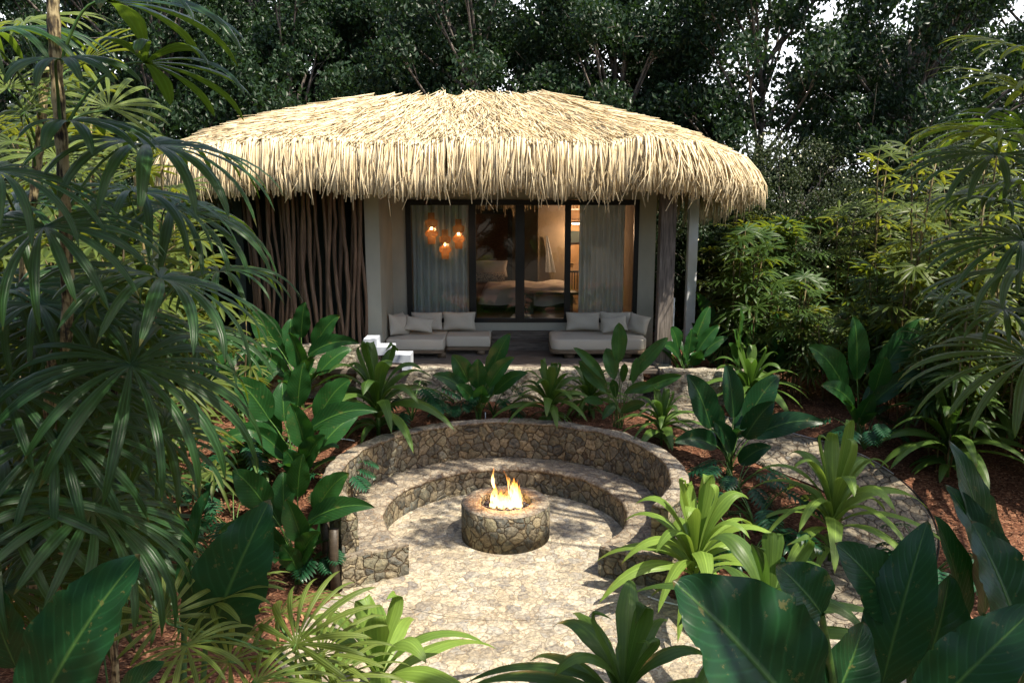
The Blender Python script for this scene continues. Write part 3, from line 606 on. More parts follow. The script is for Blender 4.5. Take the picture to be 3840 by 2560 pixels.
mb.add(vs, [(i * (ny + 1) + k, (i + 1) * (ny + 1) + k, (i + 1) * (ny + 1) + k + 1, i * (ny + 1) + k + 1) for i in range(nx) for k in range(ny)]); mb.build('duvet', M['sheet'], bed)
part('footboard', M['wood_warm'], lambda mb: (box(mb, -1.42, -1.34, -1.15, -.95, 0, 1.0), box(mb, -1.42, -1.36, -.949, 1, .1, .75)), bed)
pillow('pillow', M['sheet'], .95, .55, .28, (.4 - 1.0, 22.3, FZ + .98), (.5, 0, 0)); tag(bpy.data.objects['pillow'], 'white sleeping pillow at the head of the bed', 'pillow')
mb = MB(); tube(mb, [V((-1.15, 21.6, FZ + .82)), V((-.2, 21.6, FZ + .82))], .13, 14); tag(mb.build('bolster', M['pattern']), 'dark patterned bolster lying across the bed', 'bolster')
def curtain(x0, x1, label, n=9):
    mb = MB(); k = n * 12; vs = []
    for i in range(k + 1):
        u = i / k; x = x0 + (x1 - x0) * u; y = FY + .22 + .06 * math.sin(u * n * 2 * PI + .6 * math.sin(u * 9)); vs += [(x, y, FZ + .02), (x + .01 * math.sin(u * 30), y + .01, 3.8), (x, y, 5.45)]
    mb.add(vs, [(i * 3 + a, i * 3 + 3 + a, i * 3 + 4 + a, i * 3 + 1 + a) for i in range(k) for a in (0, 1)]); tag(mb.build('curtain', M['curtain']), label, 'curtain')
curtain(-2.4, -1.05, 'pale grey pleated curtain behind the pendant lamps', 8); curtain(1.62, 2.72, 'pale grey pleated curtain behind the right glass door', 8)
mb = MB(); P = bz([V((1.0, 23.1, 4.15)), V((1.08, 23.08, 3.6)), V((1.12, 23.08, 3.1))], 6)
vs = []; 
for i, p in enumerate(P):
    wv = .03 + .12 * i / 6
    for k in range(7): vs.append((p.x + (k / 3 - 1) * wv, p.y + .02 * math.sin(k * 2.2), p.z))
mb.add(vs, [(i * 7 + k, i * 7 + k + 1, i * 7 + k + 8, i * 7 + k + 7) for i in range(6) for k in range(6)]); tag(mb.build('towel', M['towel']), 'grey towel hanging on the bedroom wall hook', 'towel')
t = thing('ceiling_lamp', 'small bright round lamp glowing on the room ceiling', 'lamp', at(2160, 838, 22.6))
mb = MB(); lathe(mb, [(.0, 0), (.12, 0), (.14, .05), (0, .06)], 20, close=False); mb.build('housing', M['white'], t); mb = MB(); lathe(mb, [(.0, -.012), (.11, -.012), (.11, -.002), (.0, -.002)], 20, close=False); mb.build('diffuser', M['lamp'], t)
light('ceiling_light', at(2160, 850, 22.6) - V((0, 0, .12)), (1, .6, .34), 28, .08)
t = thing('ceiling_fan', 'dark wooden ceiling fan above the bedroom', 'fan', at(2110, 785, 21.8))
part('rod', M['black'], lambda mb: box(mb, .68, .72, -.02, .02, 0, .25), t)
for a in range(4):
    mb = MB(); c, s_ = math.cos(a * PI / 2 + .2), math.sin(a * PI / 2 + .2); blade(mb, [V((.7 + .06 * c, .06 * s_, 0)), V((.7 + .4 * c, .4 * s_, 0)), V((.7 + .75 * c, .75 * s_, 0))], .16, (-s_, c, .2), 'lance', 6, 2, 0); mb.build('blade', M['darkwood'], t)
mb = MB(); c = at(2150, 888, 23.3); vs = [c + V((.42 * math.cos(a), 0, .17 * math.sin(a))) for a in np.linspace(0, 2 * PI, 32, endpoint=False)]; mb.add(vs, [tuple(range(32))]); o = mb.build('oval_mirror', M['darkwall']); tag(o, 'dark green oval mirror on the orange wall', 'mirror')
t = thing('side_table', 'low dark wooden table in front of the bed', 'table', (.95, 20.3, FZ)); rbox('table_top', M['darkwood'], 1.4, .5, .06, .02, (0, 0, .55), t)
for x in (-.5, .5): part('leg', M['darkwood'], lambda mb: box(mb, x - .1, x + .1, -.15, .15, 0, .52), t)
t = thing('slatted_chair', 'chair with vertical slat back by the right curtain', 'chair', (1.72, 21.5, FZ)); part('seat', M['darkwood'], lambda mb: box(mb, -.25, .25, -.5, 0, .4, .45), t)
part('backrest', M['darkwood'], lambda mb: [box(mb, -.25 + i * .07, -.225 + i * .07, -.02, .02, .5, .95) for i in range(8)] + [box(mb, -.27, .29, -.03, .03, .95, 1.0)], t)
for x in (-.24, .2):
    for y in (-.48, -.05): part('leg', M['darkwood'], lambda mb: box(mb, x, x + .04, y, y + .04, 0, .4), t)
mb = MB(); lathe(mb, [(0, .012), (.75, .012), (.75, .001), (0, .001)], 40, (.95, 20.1, FZ), close=False); tag(mb.build('round_rug', M['rug']), 'round pinkish rug on the bedroom floor by the glass', 'rug')

# pendant lamps
def pendant(px, py0, py1, label):
    a = at(px, py0, FY - .35); b = at(px, py1, FY - .35); h = a.z - b.z; t = thing('pendant_lamp', label, 'pendant lamp', (a.x, FY - .35, b.z), group='rattan pendant lamps at the left window'); s_ = h
    prof = [(.10, 1.0), (.10, .80), (.20, .74), (.185, .60), (.10, .53), (.06, .50), (.12, .46), (.21, .36), (.19, .27), (.13, .22), (.115, .02), (.10, 0)]
    mb = MB()
    for i in range(22):
        an = 2 * PI * i / 22; tube(mb, [V((r * s_ * math.cos(an), r * s_ * math.sin(an), z * s_)) for r, z in prof], .0045, 4, False)
    for i in range(len(prof) - 1):
        (r0, z0), (r1, z1) = prof[i:i + 2]; k = max(1, int(math.hypot(r1 - r0, z1 - z0) / .035))
        for q in range(k):
            f = q / k; r, z = r0 + (r1 - r0) * f, z0 + (z1 - z0) * f
            tube(mb, [V((r * s_ * math.cos(x), r * s_ * math.sin(x), z * s_)) for x in np.linspace(0, 2 * PI, 19)], .004, 4, False)
    mb.build('shade', M['rattan'], t); mb = MB(); blob(mb, (0, 0, .50 * s_), .035, 1, 2); mb.build('bulb', M['bulb'], t)
    mb = MB(); tube(mb, [V((0, 0, s_)), V((0, 0, 5.86 - b.z))], .006, 5); mb.build('cord', M['black'], t); light('pendant_light', (a.x, FY - .35, b.z + .42 * s_), (1, .5, .2), 1.6, .04)
pendant(1617, 798, 915, 'leftmost amber rattan pendant lamp, hanging highest of the three')
pendant(1668, 862, 972, 'middle amber rattan pendant lamp, hanging lowest of the three')
pendant(1719, 822, 933, 'rightmost amber rattan pendant lamp of the three')

# sofas -----------------------------------------------------------
def slab(name, mat, x0, x1, y0, y1, z0, z1, r, rv, parent):
    bm = bmesh.new(); v = [bm.verts.new(p) for p in ((x0, y0, z0), (x1, y0, z0), (x1, y1, z0), (x0, y1, z0))]; f = bm.faces.new(v); e = bmesh.ops.extrude_face_region(bm, geom=[f])
    bmesh.ops.translate(bm, vec=(0, 0, z1 - z0), verts=[q for q in e['geom'] if isinstance(q, bmesh.types.BMVert)]); bmesh.ops.recalc_face_normals(bm, faces=bm.faces)
    vert = [q for q in bm.edges if abs(q.verts[0].co.z - q.verts[1].co.z) > 1e-4]; bmesh.ops.bevel(bm, geom=vert, offset=rv, segments=6, affect='EDGES', profile=.5)
    hor = [q for q in bm.edges if abs(q.verts[0].co.z - q.verts[1].co.z) < 1e-4]; bmesh.ops.bevel(bm, geom=hor, offset=r, segments=3, affect='EDGES', profile=.5)
    me = bpy.data.meshes.new(name); bm.to_mesh(me); bm.free(); me.materials.append(mat); me.polygons.foreach_set('use_smooth', np.ones(len(me.polygons), bool)); return link(name, me, parent)
SY = 17.6
t = thing('sofa', 'left grey linen corner sofa on a low wooden base', 'sofa', (0, 0, 0))
slab('seat_cushion', M['fabric'], -2.84, -1.53, SY, 18.9, 1.84, 2.09, .035, .06, t); slab('seat_cushion', M['fabric'], -1.52, -.50, SY + .42, 18.9, 1.84, 2.085, .035, .06, t)
slab('base', M['wood_warm'], -2.82, -1.54, SY + .02, 18.88, 1.765, 1.838, .008, .05, t); slab('base', M['wood_warm'], -1.535, -.52, SY + .44, 18.88, 1.765, 1.836, .008, .05, t)
for x, y in ((-2.5, SY + .2), (-1.6, SY + .2), (-.72, SY + .55), (-.72, 18.7), (-2.5, 18.7)):
    mb = MB(); lathe(mb, [(0, 0), (.09, 0), (.1, .115), (0, .115)], 16, (x, y, DZ), close=False); mb.build('leg', M['wood_warm'], t)
t = thing('sofa', 'right grey linen daybed with rounded corners on a wooden base', 'sofa', (0, 0, 0))
slab('seat_cushion', M['fabric'], .88, 3.05, SY, 18.9, 1.84, 2.09, .04, .22, t); slab('base', M['wood_warm'], .86, 3.06, SY - .02, 18.88, 1.765, 1.838, .01, .24, t)
for x, y in ((1.3, SY + .18), (2.6, SY + .18), (1.3, 18.6), (2.6, 18.6)):
    mb = MB(); lathe(mb, [(0, 0), (.12, 0), (.13, .115), (0, .115)], 18, (x, y, DZ), close=False); mb.build('leg', M['wood_warm'], t)
def cush(px0, px1, py0, py1, Y, rot, label, th=.2, k=1.):
    a = at(px0, py0, Y); b = at(px1, py1, Y); o = pillow('cushion', M['fabric'], (b.x - a.x) * k, (a.z - b.z) * 1.03, th, ((a.x + b.x) / 2, Y, (a.z + b.z) / 2), rot); tag(o, label, 'cushion', 'grey linen cushions on the two sofas')
cush(1455, 1540, 1180, 1255, 18.2, (-.2, .12, .9), 'cushion at the far left end of the left sofa, turned sideways', .2, 1.25)
cush(1470, 1530, 1174, 1235, 18.55, (-.2, 0, 1.2), 'cushion mostly hidden behind the leftmost cushion of the left sofa', .16, 1.3)
cush(1519, 1624, 1190, 1242, 18.25, (-.45, .12, 0), 'low tilted cushion leaning in front on the left sofa', .16)
cush(1541, 1661, 1171, 1236, 18.72, (-.22, 0, 0), 'upright cushion behind the tilted one on the left sofa')
cush(1660, 1784, 1170, 1236, 18.72, (-.22, 0, 0), 'upright cushion at the right end of the left sofa')
cush(2122, 2250, 1171, 1237, 18.72, (-.22, 0, 0), 'upright cushion at the left end of the right daybed')
cush(2249, 2372, 1170, 1240, 18.72, (-.22, 0, 0), 'upright cushion in the middle of the right daybed')
cush(2255, 2350, 1187, 1243, 18.3, (-.45, -.15, -.1), 'low tilted cushion leaning in front on the right daybed', .16)
cush(2358, 2430, 1180, 1248, 18.35, (-.3, .1, -.8), 'plump cushion at the right end of the daybed by the post', .22, 1.25)

# ------------------------------------------------------------------ plants
def petiole(mb, a, b, r=.012, bend=.25):
    a, b = V(a), V(b); m = a.lerp(b, .45); m.z += (b - a).length * bend * .35; m.x = a.x + (m.x - a.x) * (1 - bend); m.y = a.y + (m.y - a.y) * (1 - bend)
    tube(mb, bz([a, m, b], 6), [r * (1 - .4 * i / 6) for i in range(7)], 5, False)
def big_plant(label, mat, leaves, group=None, scale=1., seed=0, droop=.0):
    rd = random.Random(seed); t = thing('broadleaf_plant', label, 'plant', group=group); fb = MB(); sb = MB()
    for (bx, bz_, by, tx, tz, ty, W) in leaves:
        b = V((bx, by, bz_)); tp = V((tx, ty, tz)); d = tp - b; L = d.length
        hint = V((0, -1, .55)) if W > 0 else V((0, 1, .2)); Wd = abs(W) * 1.22; side = d.cross(hint).normalized(); nrm = side.cross(d).normalized()
        if nrm.z < 0 and abs(d.z) < .6 * L: nrm = -nrm; side = -side
        mid = b.lerp(tp, .5) + V((0, 0, 1)) * L * .16 + nrm * L * .05
        blade(fb, [b, b.lerp(mid, .7), mid + d * .12, tp], Wd, side, 'banana', 18, 6, rd.uniform(.12, .5), .032, rd.uniform(1.5, 3.2), rd.uniform(0, 6), .06)
        petiole(sb, (rd.uniform(-.05, .05), rd.uniform(-.05, .05), 0), b, .014, .5)
    for _ in range(7):
        a = rd.uniform(0, 2 * PI); o = V((math.cos(a), math.sin(a), 0)); h = rd.uniform(.25, .75); b = o * rd.uniform(.06, .2) + V((0, 0, h)); tp = b + o * rd.uniform(.3, .5) + V((0, 0, rd.uniform(.1, .5)))
        d = tp - b; blade(fb, [b, b.lerp(tp, .4) + V((0, 0, .1)), tp + V((0, 0, .06)), tp], rd.uniform(.2, .3), d.cross(V((0, 0, 1))), 'banana', 10, 4, .3, .02, 2, rd.uniform(0, 6)); petiole(sb, (0, 0, 0), b, .012, .4)
    fb.build('foliage', mat, t); sb.build('stems', M['stem'], t); return t
LV3 = [(-.36, 1.06, 0, -.78, 1.66, -.1, .40), (-.18, 1.0, .1, -.22, 1.5, .3, .3), (.15, .72, -.25, .0, 1.38, -.38, .34), (.27, 1.03, .0, .78, 1.62, -.1, .34), (.2, .95, -.1, 1.12, 1.18, -.2, .30), (.0, 1.2, .15, .12, 1.82, .1, .3),
       (-.25, .85, -.1, -.95, .86, -.3, .28), (.1, .45, -.2, .45, .95, -.45, .3), (-.12, .55, -.15, -.62, 1.05, -.35, .26), (.25, .55, .2, .8, .95, .5, .3), (-.3, .7, .3, -.7, 1.2, .6, .3), (.05, .3, -.2, -.1, .75, -.4, .28)]
bp = big_plant('dark broadleaf plant nearest the left end of the round wall', M['big'], LV3, seed=3); bp.location = G(1120, 2190); bp['group'] = 'large broadleaf plants'
dup(bp, 'dark broadleaf plant rising left of the round wall, second of three in the left bed', G(1125, 1850), .1, 1.18)
dup(bp, 'dark broadleaf plant in front of the pole screen and low stone wall', G(1130, 1530) , -.1, 1.2)
LV5 = [(-.35, .85, 0, -.82, 1.78, -.1, .46), (-.3, .6, -.2, -1.05, .72, -.4, .36), (.05, 1.0, .1, -.1, 1.9, .2, .36), (.25, .95, .05, .78, 1.72, .1, .42), (.15, .75, -.25, .55, 1.4, -.4, .40), (.35, .7, 0, 1.45, 1.0, -.25, .36),
       (-.05, .5, -.2, -.45, 1.1, -.45, .3), (.1, .3, -.2, .55, .65, -.4, .3), (-.1, .7, .3, -.5, 1.3, .5, .34), (.2, .6, .3, .6, 1.2, .6, .34)]
b5 = big_plant('dark glossy broadleaf plant between the round wall and the path', M['bigd'], LV5, 'large broadleaf plants', seed=5); b5.location = G(2735, 1790)
LV6 = [(-.3, .95, 0, -1.1, 1.75, -.2, .5), (-.05, 1.1, .1, -.2, 2.25, .1, .38), (.25, 1.1, .0, 1.15, 2.2, .1, .42), (.15, .95, -.2, .2, 1.6, -.4, .36), (.3, .9, -.1, 1.35, 1.15, -.3, .34), (.1, .7, -.2, .9, 1.35, -.4, .3), (-.2, .7, -.2, -.9, 1.1, -.4, .32), (-.05, .45, -.15, .05, .95, -.4, .3), (.2, .5, .2, .6, 1.0, .5, .3)]
b6 = big_plant('tall broadleaf plant with pale upturned leaf beyond the path at right', M['big'], LV6, 'large broadleaf plants', seed=9); b6.location = G(3215, 1650)
LV4 = [(-.2, .75, 0, -.5, 1.3, -.1, .36), (.0, .65, -.1, .0, 1.25, -.2, .34), (.2, .8, 0, .62, 1.7, 0, .34), (.2, .7, -.15, .7, 1.3, -.3, .3), (-.25, .6, -.1, -.85, .95, -.3, .28), (.3, .55, -.1, .95, 1.0, -.3, .26), (.05, .4, -.2, .1, .8, -.45, .3), (-.1, .45, -.2, -.4, .8, -.45, .24), (.1, .35, .2, .5, .8, .5, .26)]
b4 = big_plant('dark broadleaf plant standing before the deck left of centre', M['big'], LV4, 'large broadleaf plants', seed=4); b4.location = G(1795, 1575)
for lb, P_, rz, s_ in (('broadleaf plant behind the pale planter wall at the post foot', V((3.75, 16.9, 1.3)), .4, .95), ('broadleaf plant in front of the dark lady palms, right of the planter', V((5.7, 17.3, .95)), 1.2, 1.15), ('broadleaf plant beyond the planter between two lady palm clumps', V((5.0, 18.6, .95)), 2.5, 1.2), ('broadleaf plant deep in the left undergrowth beside the palm stems', G(900, 1560), .8, .85), ('small broadleaf plant under the leftmost palm fronds', G(560, 1640), 2.0, .9), ('broadleaf plant below the left lady palms near the screen', V((-6.4, 15.6, .95)), 1.0, 1.1)):
    dup(b4, lb, P_, rz, s_)
def strap_plant(label, mat, n, Hh, Rr, W, stem=.3, seed=0, group='strap leaved plants', low=8):
    rd = random.Random(seed); t = thing('strap_leaf_plant', label, 'plant', group=group); fb = MB(); sb = MB()
    tube(sb, [V((0, 0, 0)), V((0, 0, stem + .15))], [.03, .022], 6)
    for i in range(n):
        a = i * 2.39996 + rd.uniform(-.25, .25); f = i / n; up = 1 - f; o = V((math.cos(a), math.sin(a), 0)); b = V((0, 0, stem + .2 * up * Hh)) + o * .02
        L = Rr * (.35 + .75 * min(1, f * 1.6)) * rd.uniform(.85, 1.15); hz = Hh * (1.0 - .15 * rd.random()) * (1 - f ** 1.3 * .55)
        tip = b + o * L + V((0, 0, (hz - stem) * (1 - 1.25 * f)))
        if f < .15: tip = V((o.x * .12, o.y * .12, Hh * rd.uniform(.9, 1.05)))
        c1 = b + o * L * .25 + V((0, 0, max(.15, (hz - stem) * (.62 - .15 * f)))); c2 = b + o * L * .75 + V((0, 0, max(.1, (hz - stem) * (.85 - .9 * f))))
        side = V((-o.y, o.x, 0)) + V((0, 0, rd.uniform(-.35, .35)))
        blade(fb, [b, c1 + V((0, 0, .1 * Hh)), c2 + V((0, 0, .12 * Hh)), tip - V((0, 0, .08 * Hh * (f > .15)))], W * rd.uniform(.9, 1.3), side, 'strap', 12, 4, rd.uniform(.15, .4), .02, 1.5, rd.uniform(0, 6))
    for i in range(low):
        a = rd.uniform(0, 2 * PI); o = V((math.cos(a), math.sin(a), 0)); b = V((0, 0, stem * .5)) + o * .02; L = Rr * .45
        blade(fb, [b, b + o * L * .4 + V((0, 0, .18)), b + o * L * .9 + V((0, 0, .05)), b + o * L * 1.05 + V((0, 0, -stem * .35))], W * .7, (-o.y, o.x, 0), 'strap', 8, 2, .3)
    fb.build('foliage', mat, t); sb.build('stem', M['stem'], t); return t
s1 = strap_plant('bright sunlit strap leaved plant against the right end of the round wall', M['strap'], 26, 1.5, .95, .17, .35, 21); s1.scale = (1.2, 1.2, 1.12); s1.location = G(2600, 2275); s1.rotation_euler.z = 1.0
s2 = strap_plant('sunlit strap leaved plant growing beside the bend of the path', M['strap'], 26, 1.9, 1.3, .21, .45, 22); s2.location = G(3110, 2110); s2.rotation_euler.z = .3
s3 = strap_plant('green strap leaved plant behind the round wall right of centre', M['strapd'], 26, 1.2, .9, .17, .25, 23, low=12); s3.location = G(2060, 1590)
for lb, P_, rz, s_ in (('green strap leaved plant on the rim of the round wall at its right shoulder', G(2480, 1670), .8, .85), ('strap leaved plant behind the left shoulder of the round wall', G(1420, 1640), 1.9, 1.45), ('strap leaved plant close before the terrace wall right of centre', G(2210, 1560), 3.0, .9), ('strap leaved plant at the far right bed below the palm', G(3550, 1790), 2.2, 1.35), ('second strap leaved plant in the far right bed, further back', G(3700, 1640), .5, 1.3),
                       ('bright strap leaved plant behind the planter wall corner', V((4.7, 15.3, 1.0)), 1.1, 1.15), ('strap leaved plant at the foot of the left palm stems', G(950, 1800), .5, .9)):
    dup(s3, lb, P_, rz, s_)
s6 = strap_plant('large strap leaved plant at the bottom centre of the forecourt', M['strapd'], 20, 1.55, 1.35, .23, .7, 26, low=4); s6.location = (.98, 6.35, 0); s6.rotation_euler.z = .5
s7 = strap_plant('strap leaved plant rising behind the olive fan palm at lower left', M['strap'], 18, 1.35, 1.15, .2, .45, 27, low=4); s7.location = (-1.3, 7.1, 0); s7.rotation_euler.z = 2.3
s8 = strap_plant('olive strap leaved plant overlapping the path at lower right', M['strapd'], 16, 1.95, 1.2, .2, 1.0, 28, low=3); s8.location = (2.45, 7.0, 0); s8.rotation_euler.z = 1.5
# lance leaved plant (ribbed dark leaves)
t = thing('lance_leaf_plant', 'ribbed lance leaved plant in front of the right daybed', 'plant', G(2318, 1605)); fb = MB(); sb = MB(); rd = random.Random(5)
for bx, by_, tx, ty_, W in ((1130, 690, 1130, 220, 190), (1090, 860, 1000, 510, 180), (1260, 870, 1670, 375, 150), (1010, 990, 690, 640, 180), (990, 860, 620, 465, 120), (1330, 1020, 1820, 790, 150), (1170, 1230, 1420, 1090, 120), (1130, 1140, 960, 1300, 100), (980, 1140, 740, 1070, 100), (1120, 1080, 1060, 850, 100), (1290, 900, 1330, 600, 110), (1190, 900, 1180, 650, 100), (1200, 1000, 1500, 880, 110)):
    k = 1 / 600.; b = V(((bx - 1150) * k, rd.uniform(-.15, .1), (1420 - by_) * k)); tp = V(((tx - 1150) * k, b.y + rd.uniform(-.3, .1), (1420 - ty_) * k)); d = tp - b; side = d.cross(V((rd.uniform(-.3, .3), -1, .3))).normalized()
    blade(fb, [b, b.lerp(tp, .4) + V((0, 0, .06)), b.lerp(tp, .75) + V((0, 0, .05)), tp], W * k, side, 'lance', 12, 4, rd.uniform(.1, .4), .05, 2.5, rd.uniform(0, 6)); petiole(sb, (rd.uniform(-.08, .08), rd.uniform(-.05, .05), 0), b, .01, .3)
fb.build('foliage', M['lance'], t); sb.build('stems', M['stem'], t)
dup(t, 'ribbed lance leaved plant right of the pale planter wall', V((4.9, 16.9, .95)), .9, 1.0)
# split leaved plants
def monstera(label, seed, n=11, s=1., group='split leaved plants'):
    rd = random.Random(seed); t = thing('split_leaf_plant', label, 'plant', group=group); fb = MB(); sb = MB()
    for i in range(n):
        a = i * 2.4 + rd.uniform(-.3, .3); o = V((math.cos(a), math.sin(a), 0)); h = rd.uniform(.25, .6); L = rd.uniform(.25, .5)
        b = o * L + V((0, 0, h)); petiole(sb, (0, 0, 0), b, .009, .5); d = (o * .9 + V((0, 0, -.45))).normalized(); side = V((-o.y, o.x, 0)); LL = rd.uniform(.32, .46); nr = side.cross(d)
        if nr.z < 0: nr = -nr
        P = bz([b, b + d * LL * .5 + nr * .06, b + d * LL], 8); blade(fb, [P[0], P[4], P[8]], .10, side, 'lance', 8, 2, .1)
        for k in range(1, 8):
            for sg in (-1, 1):
                q = P[k] if k < 8 else P[7]; ln = LL * .55 * math.sin(PI * (.18 + k * .095)) ; dr = (side * sg + d * (.25 + .09 * k)).normalized()
                blade(fb, [q, q + dr * ln * .5 + nr * .035, q + dr * ln - nr * .03], LL * .115, d, 'seg', 4, 2, .1)
    fb.build('foliage', M['mon'], t); sb.build('stems', M['stem'], t); t.scale = (s, s, s); return t
m1 = monstera('split leaved plant behind the left shoulder of the round wall', 1, 12, 1.3); m1.location = G(1545, 1580)
for lb, px, py, rz, s_ in (('split leaved plant at the foot of the broadleaf plant before the deck', 1850, 1560, 1, 1.0), ('split leaved plant at the left foot of the broadleaf plant before the deck', 1720, 1565, 2.2, .8), ('split leaved plant between the round wall and the sunlit strap plant', 2830, 2000, .5, 1.3), ('split leaved plant just behind the brightest strap leaved plant', 2800, 2140, 2.5, 1.3), ('split leaved plant right of the round wall in dark mulch', 2760, 1860, 4, 1.1),
                           ('split leaved plant on sunlit mulch beyond the path', 3240, 1690, 1.5, 1.1), ('split leaved plant on red mulch left of the round wall', 900, 1790, 0, 1.2), ('split leaved plant below the left fan palm fronds', 1010, 1720, 3, 1.0), ('split leaved plant under the nearest broadleaf plant at left', 1230, 2140, 2, .9), ('split leaved plant in the shadows at lower left', 880, 2050, 5, 1.1), ('split leaved plant near the far left bed', 700, 1900, 1, 1.2), ('split leaved plant at the far right edge of the path', 3480, 2200, 2, 1.2), ('split leaved plant at the foot of the middle broadleaf plant in the left bed', 1260, 1850, 3.3, .9)):
    dup(m1, lb, G(px, py), rz, s_)
# foreground giant leaves
def hero(label, base, leaves, mat, seed):
    rd = random.Random(seed); base = V(base); t = thing('giant_leaf_plant', label, 'plant', base, group='giant leaved plants close to the viewer'); 
    sb = MB()
    for (bp_, tp_, W, hint, arch) in leaves:
        fb = MB(); b = at(*bp_) - base; tp = at(*tp_) - base; d = tp - b; side = d.cross(V(hint)).normalized(); nrm = side.cross(d).normalized(); L = d.length
        if nrm.dot(V(hint)) < 0: nrm = -nrm
        m1_ = b.lerp(tp, .35) + nrm * L * arch; m2_ = b.lerp(tp, .72) + nrm * L * arch
        blade(fb, [b, m1_, m2_, tp], W, side, 'banana', 44, 8, rd.uniform(.15, .35), .022, rd.uniform(2.5, 4.5), rd.uniform(0, 6), .07); fb.build('leaf_blade', mat, t)
        tube(sb, bz([V((rd.uniform(-.1, .1), rd.uniform(-.1, .1), 0)), V((b.x * .2, b.y * .2, b.z * .6)), b], 8), [.04 - .022 * i / 8 for i in range(9)], 8, False)
    sb.build('stems', M['stem'], t); return t
UPC = (0, -1, .5)
hero('giant dark banana like leaves at the lower left corner', (-1.75, 3.6, 0), [((120, 2720, 3.2), (528, 2075, 3.3), .52, (-.35, -1, .5), .08), ((770, 2430, 4.6), (1012, 1872, 4.7), .56, (.2, -1, .6), .1), ((690, 2260, 4.9), (800, 1800, 5.1), .28, (-.9, -.8, .3), .05), ((420, 2680, 3.6), (620, 2480, 3.5), .22, (0, -.6, 1), .05), ((60, 2500, 3.9), (-60, 2150, 3.9), .3, (0, -1, .6), .05)], M['bigd'], 1)
hero('giant dark leaf tilting over the forecourt at the bottom right', (2.0, 3.9, 0), [((3020, 2720, 3.4), (2520, 2175, 3.5), .8, (.45, -1, .75), .08), ((3080, 2300, 3.7), (2910, 2115, 3.75), .34, (0, -1, .8), .12), ((3090, 2700, 3.7), (3240, 2330, 4.0), .42, (.3, -1, .3), .05)], M['bigd'], 2)
hero('cluster of giant shaded leaves at the lower right corner', (3.1, 4.7, 0), [((3310, 2560, 4.2), (3480, 1950, 4.4), .42, (-.9, -1, .25), .06), ((3350, 2300, 4.4), (3130, 2035, 4.4), .42, (.2, -1, .8), .12), ((3430, 2620, 4.3), (3560, 2150, 4.5), .5, (.2, -1, .2), .05), ((3450, 2700, 3.6), (3900, 2260, 3.6), .4, (-.2, -.8, 1), .1), ((3600, 2350, 4.8), (3500, 1930, 4.8), .36, (.8, -1, .3), .08), ((3690, 2300, 5.0), (3560, 1650, 5.0), .42, (.5, -1, .4), .1), ((3760, 2250, 4.8), (3545, 1815, 4.9), .36, (.3, -1, .6), .1), ((3860, 2500, 4.1), (3640, 1950, 4.4), .5, (.3, -1, .4), .06)], M['bigd'], 3)

# ------------------------------------------------------------------ fan palms
def frond_mesh(name, mat, seed, nseg=14, span=145, Rr=1., W=.085, droop=.5, ns=9, nc=4, lift=.14):
    rd = random.Random(seed); mb = MB()
    for i in range(nseg):
        a = math.radians(-span + 2 * span * i / (nseg - 1) + rd.uniform(-3, 3)); d = V((math.cos(a), math.sin(a), 0)); L = Rr * (1 - .28 * (abs(a) / math.radians(span)) ** 2) * rd.uniform(.9, 1.05)
        dr = droop * rd.uniform(.7, 1.25); side = V((-d.y, d.x, 0)) + V((0, 0, rd.uniform(-.3, .3)))
        z = V((0, 0, 1)); blade(mb, [V((0, 0, 0)), d * L * .5 + z * L * lift * .9, d * L * .9 + z * L * (lift * .4 - dr * .15), d * L * 1.02 - z * L * dr * .85], W * Rr * rd.uniform(.7, 1.1), side, 'seg', ns, nc, .32)
    return mb.mesh(name, mat)
FR = [frond_mesh('frond', M['fan'], i, R.choice((18, 19, 20)), R.choice((135, 150)), 1, .095, R.uniform(.3, .5)) for i in range(5)]
FRW = [frond_mesh('frond', M['fan'], 50 + i, 17, 135, 1, .095, R.uniform(.16, .3)) for i in range(3)]
FRY = [frond_mesh('frond', M['fany'], 20 + i, 16, 140, 1, .085, R.uniform(.1, .3)) for i in range(3)]
FRL = [frond_mesh('frond', M['fan'], 30 + i, 8, 95, 1, .16, .32) for i in range(2)]
def put_frond(t, me, hub, yaw, pitch, Rr, roll=0):
    o = link('frond', me, t); x = V((math.cos(yaw) * math.cos(pitch), math.sin(yaw) * math.cos(pitch), math.sin(pitch))); y = V((-math.sin(yaw), math.cos(yaw), 0)); z = x.cross(y)
    m = Matrix((x, y, z)).transposed() @ Matrix.Rotation(roll, 3, 'X'); o.matrix_local = Matrix.Translation(hub - t.location) @ m.to_4x4() @ Matrix.Scale(Rr, 4); return o
def fan_palm(label, path, r, fronds, meshes=FR, group='tall fan palms near the viewer', seed=0, trunk='trunk'):
    rd = random.Random(seed); base = V(path[0]); t = thing('fan_palm', label, 'palm', base, group=group); P = catmull([V(p) for p in path], 10); mb = MB()
    tube(mb, [p - base for p in P], [r * (1 + .10 * math.sin(i * 1.9)) for i in range(len(P))], 12); mb.build('trunk', M[trunk], t)
    for f in fronds:
        px, py, D, yaw, pitch, Rr = f[:6]; hub = at(px, py, D); me = f[6] if len(f) > 6 else rd.choice(meshes); put_frond(t, me, hub, math.radians(yaw), math.radians(pitch), Rr, rd.uniform(-.25, .25))
        q = min(P, key=lambda p: (p - (hub - V((0, 0, .35 + .15 * (p - hub).length)))).length); pb = MB(); x = V((math.cos(math.radians(yaw)), math.sin(math.radians(yaw)), math.sin(math.radians(pitch)))).normalized()
        tube(pb, [v - base for v in bz([q, q.lerp(hub, .45) + V((0, 0, .22)), hub - x * .12, hub], 8)], [.011 - .005 * i / 8 for i in range(9)], 5, False); pb.build('petiole', M['stem'], t)
    return t
D5 = 5.0
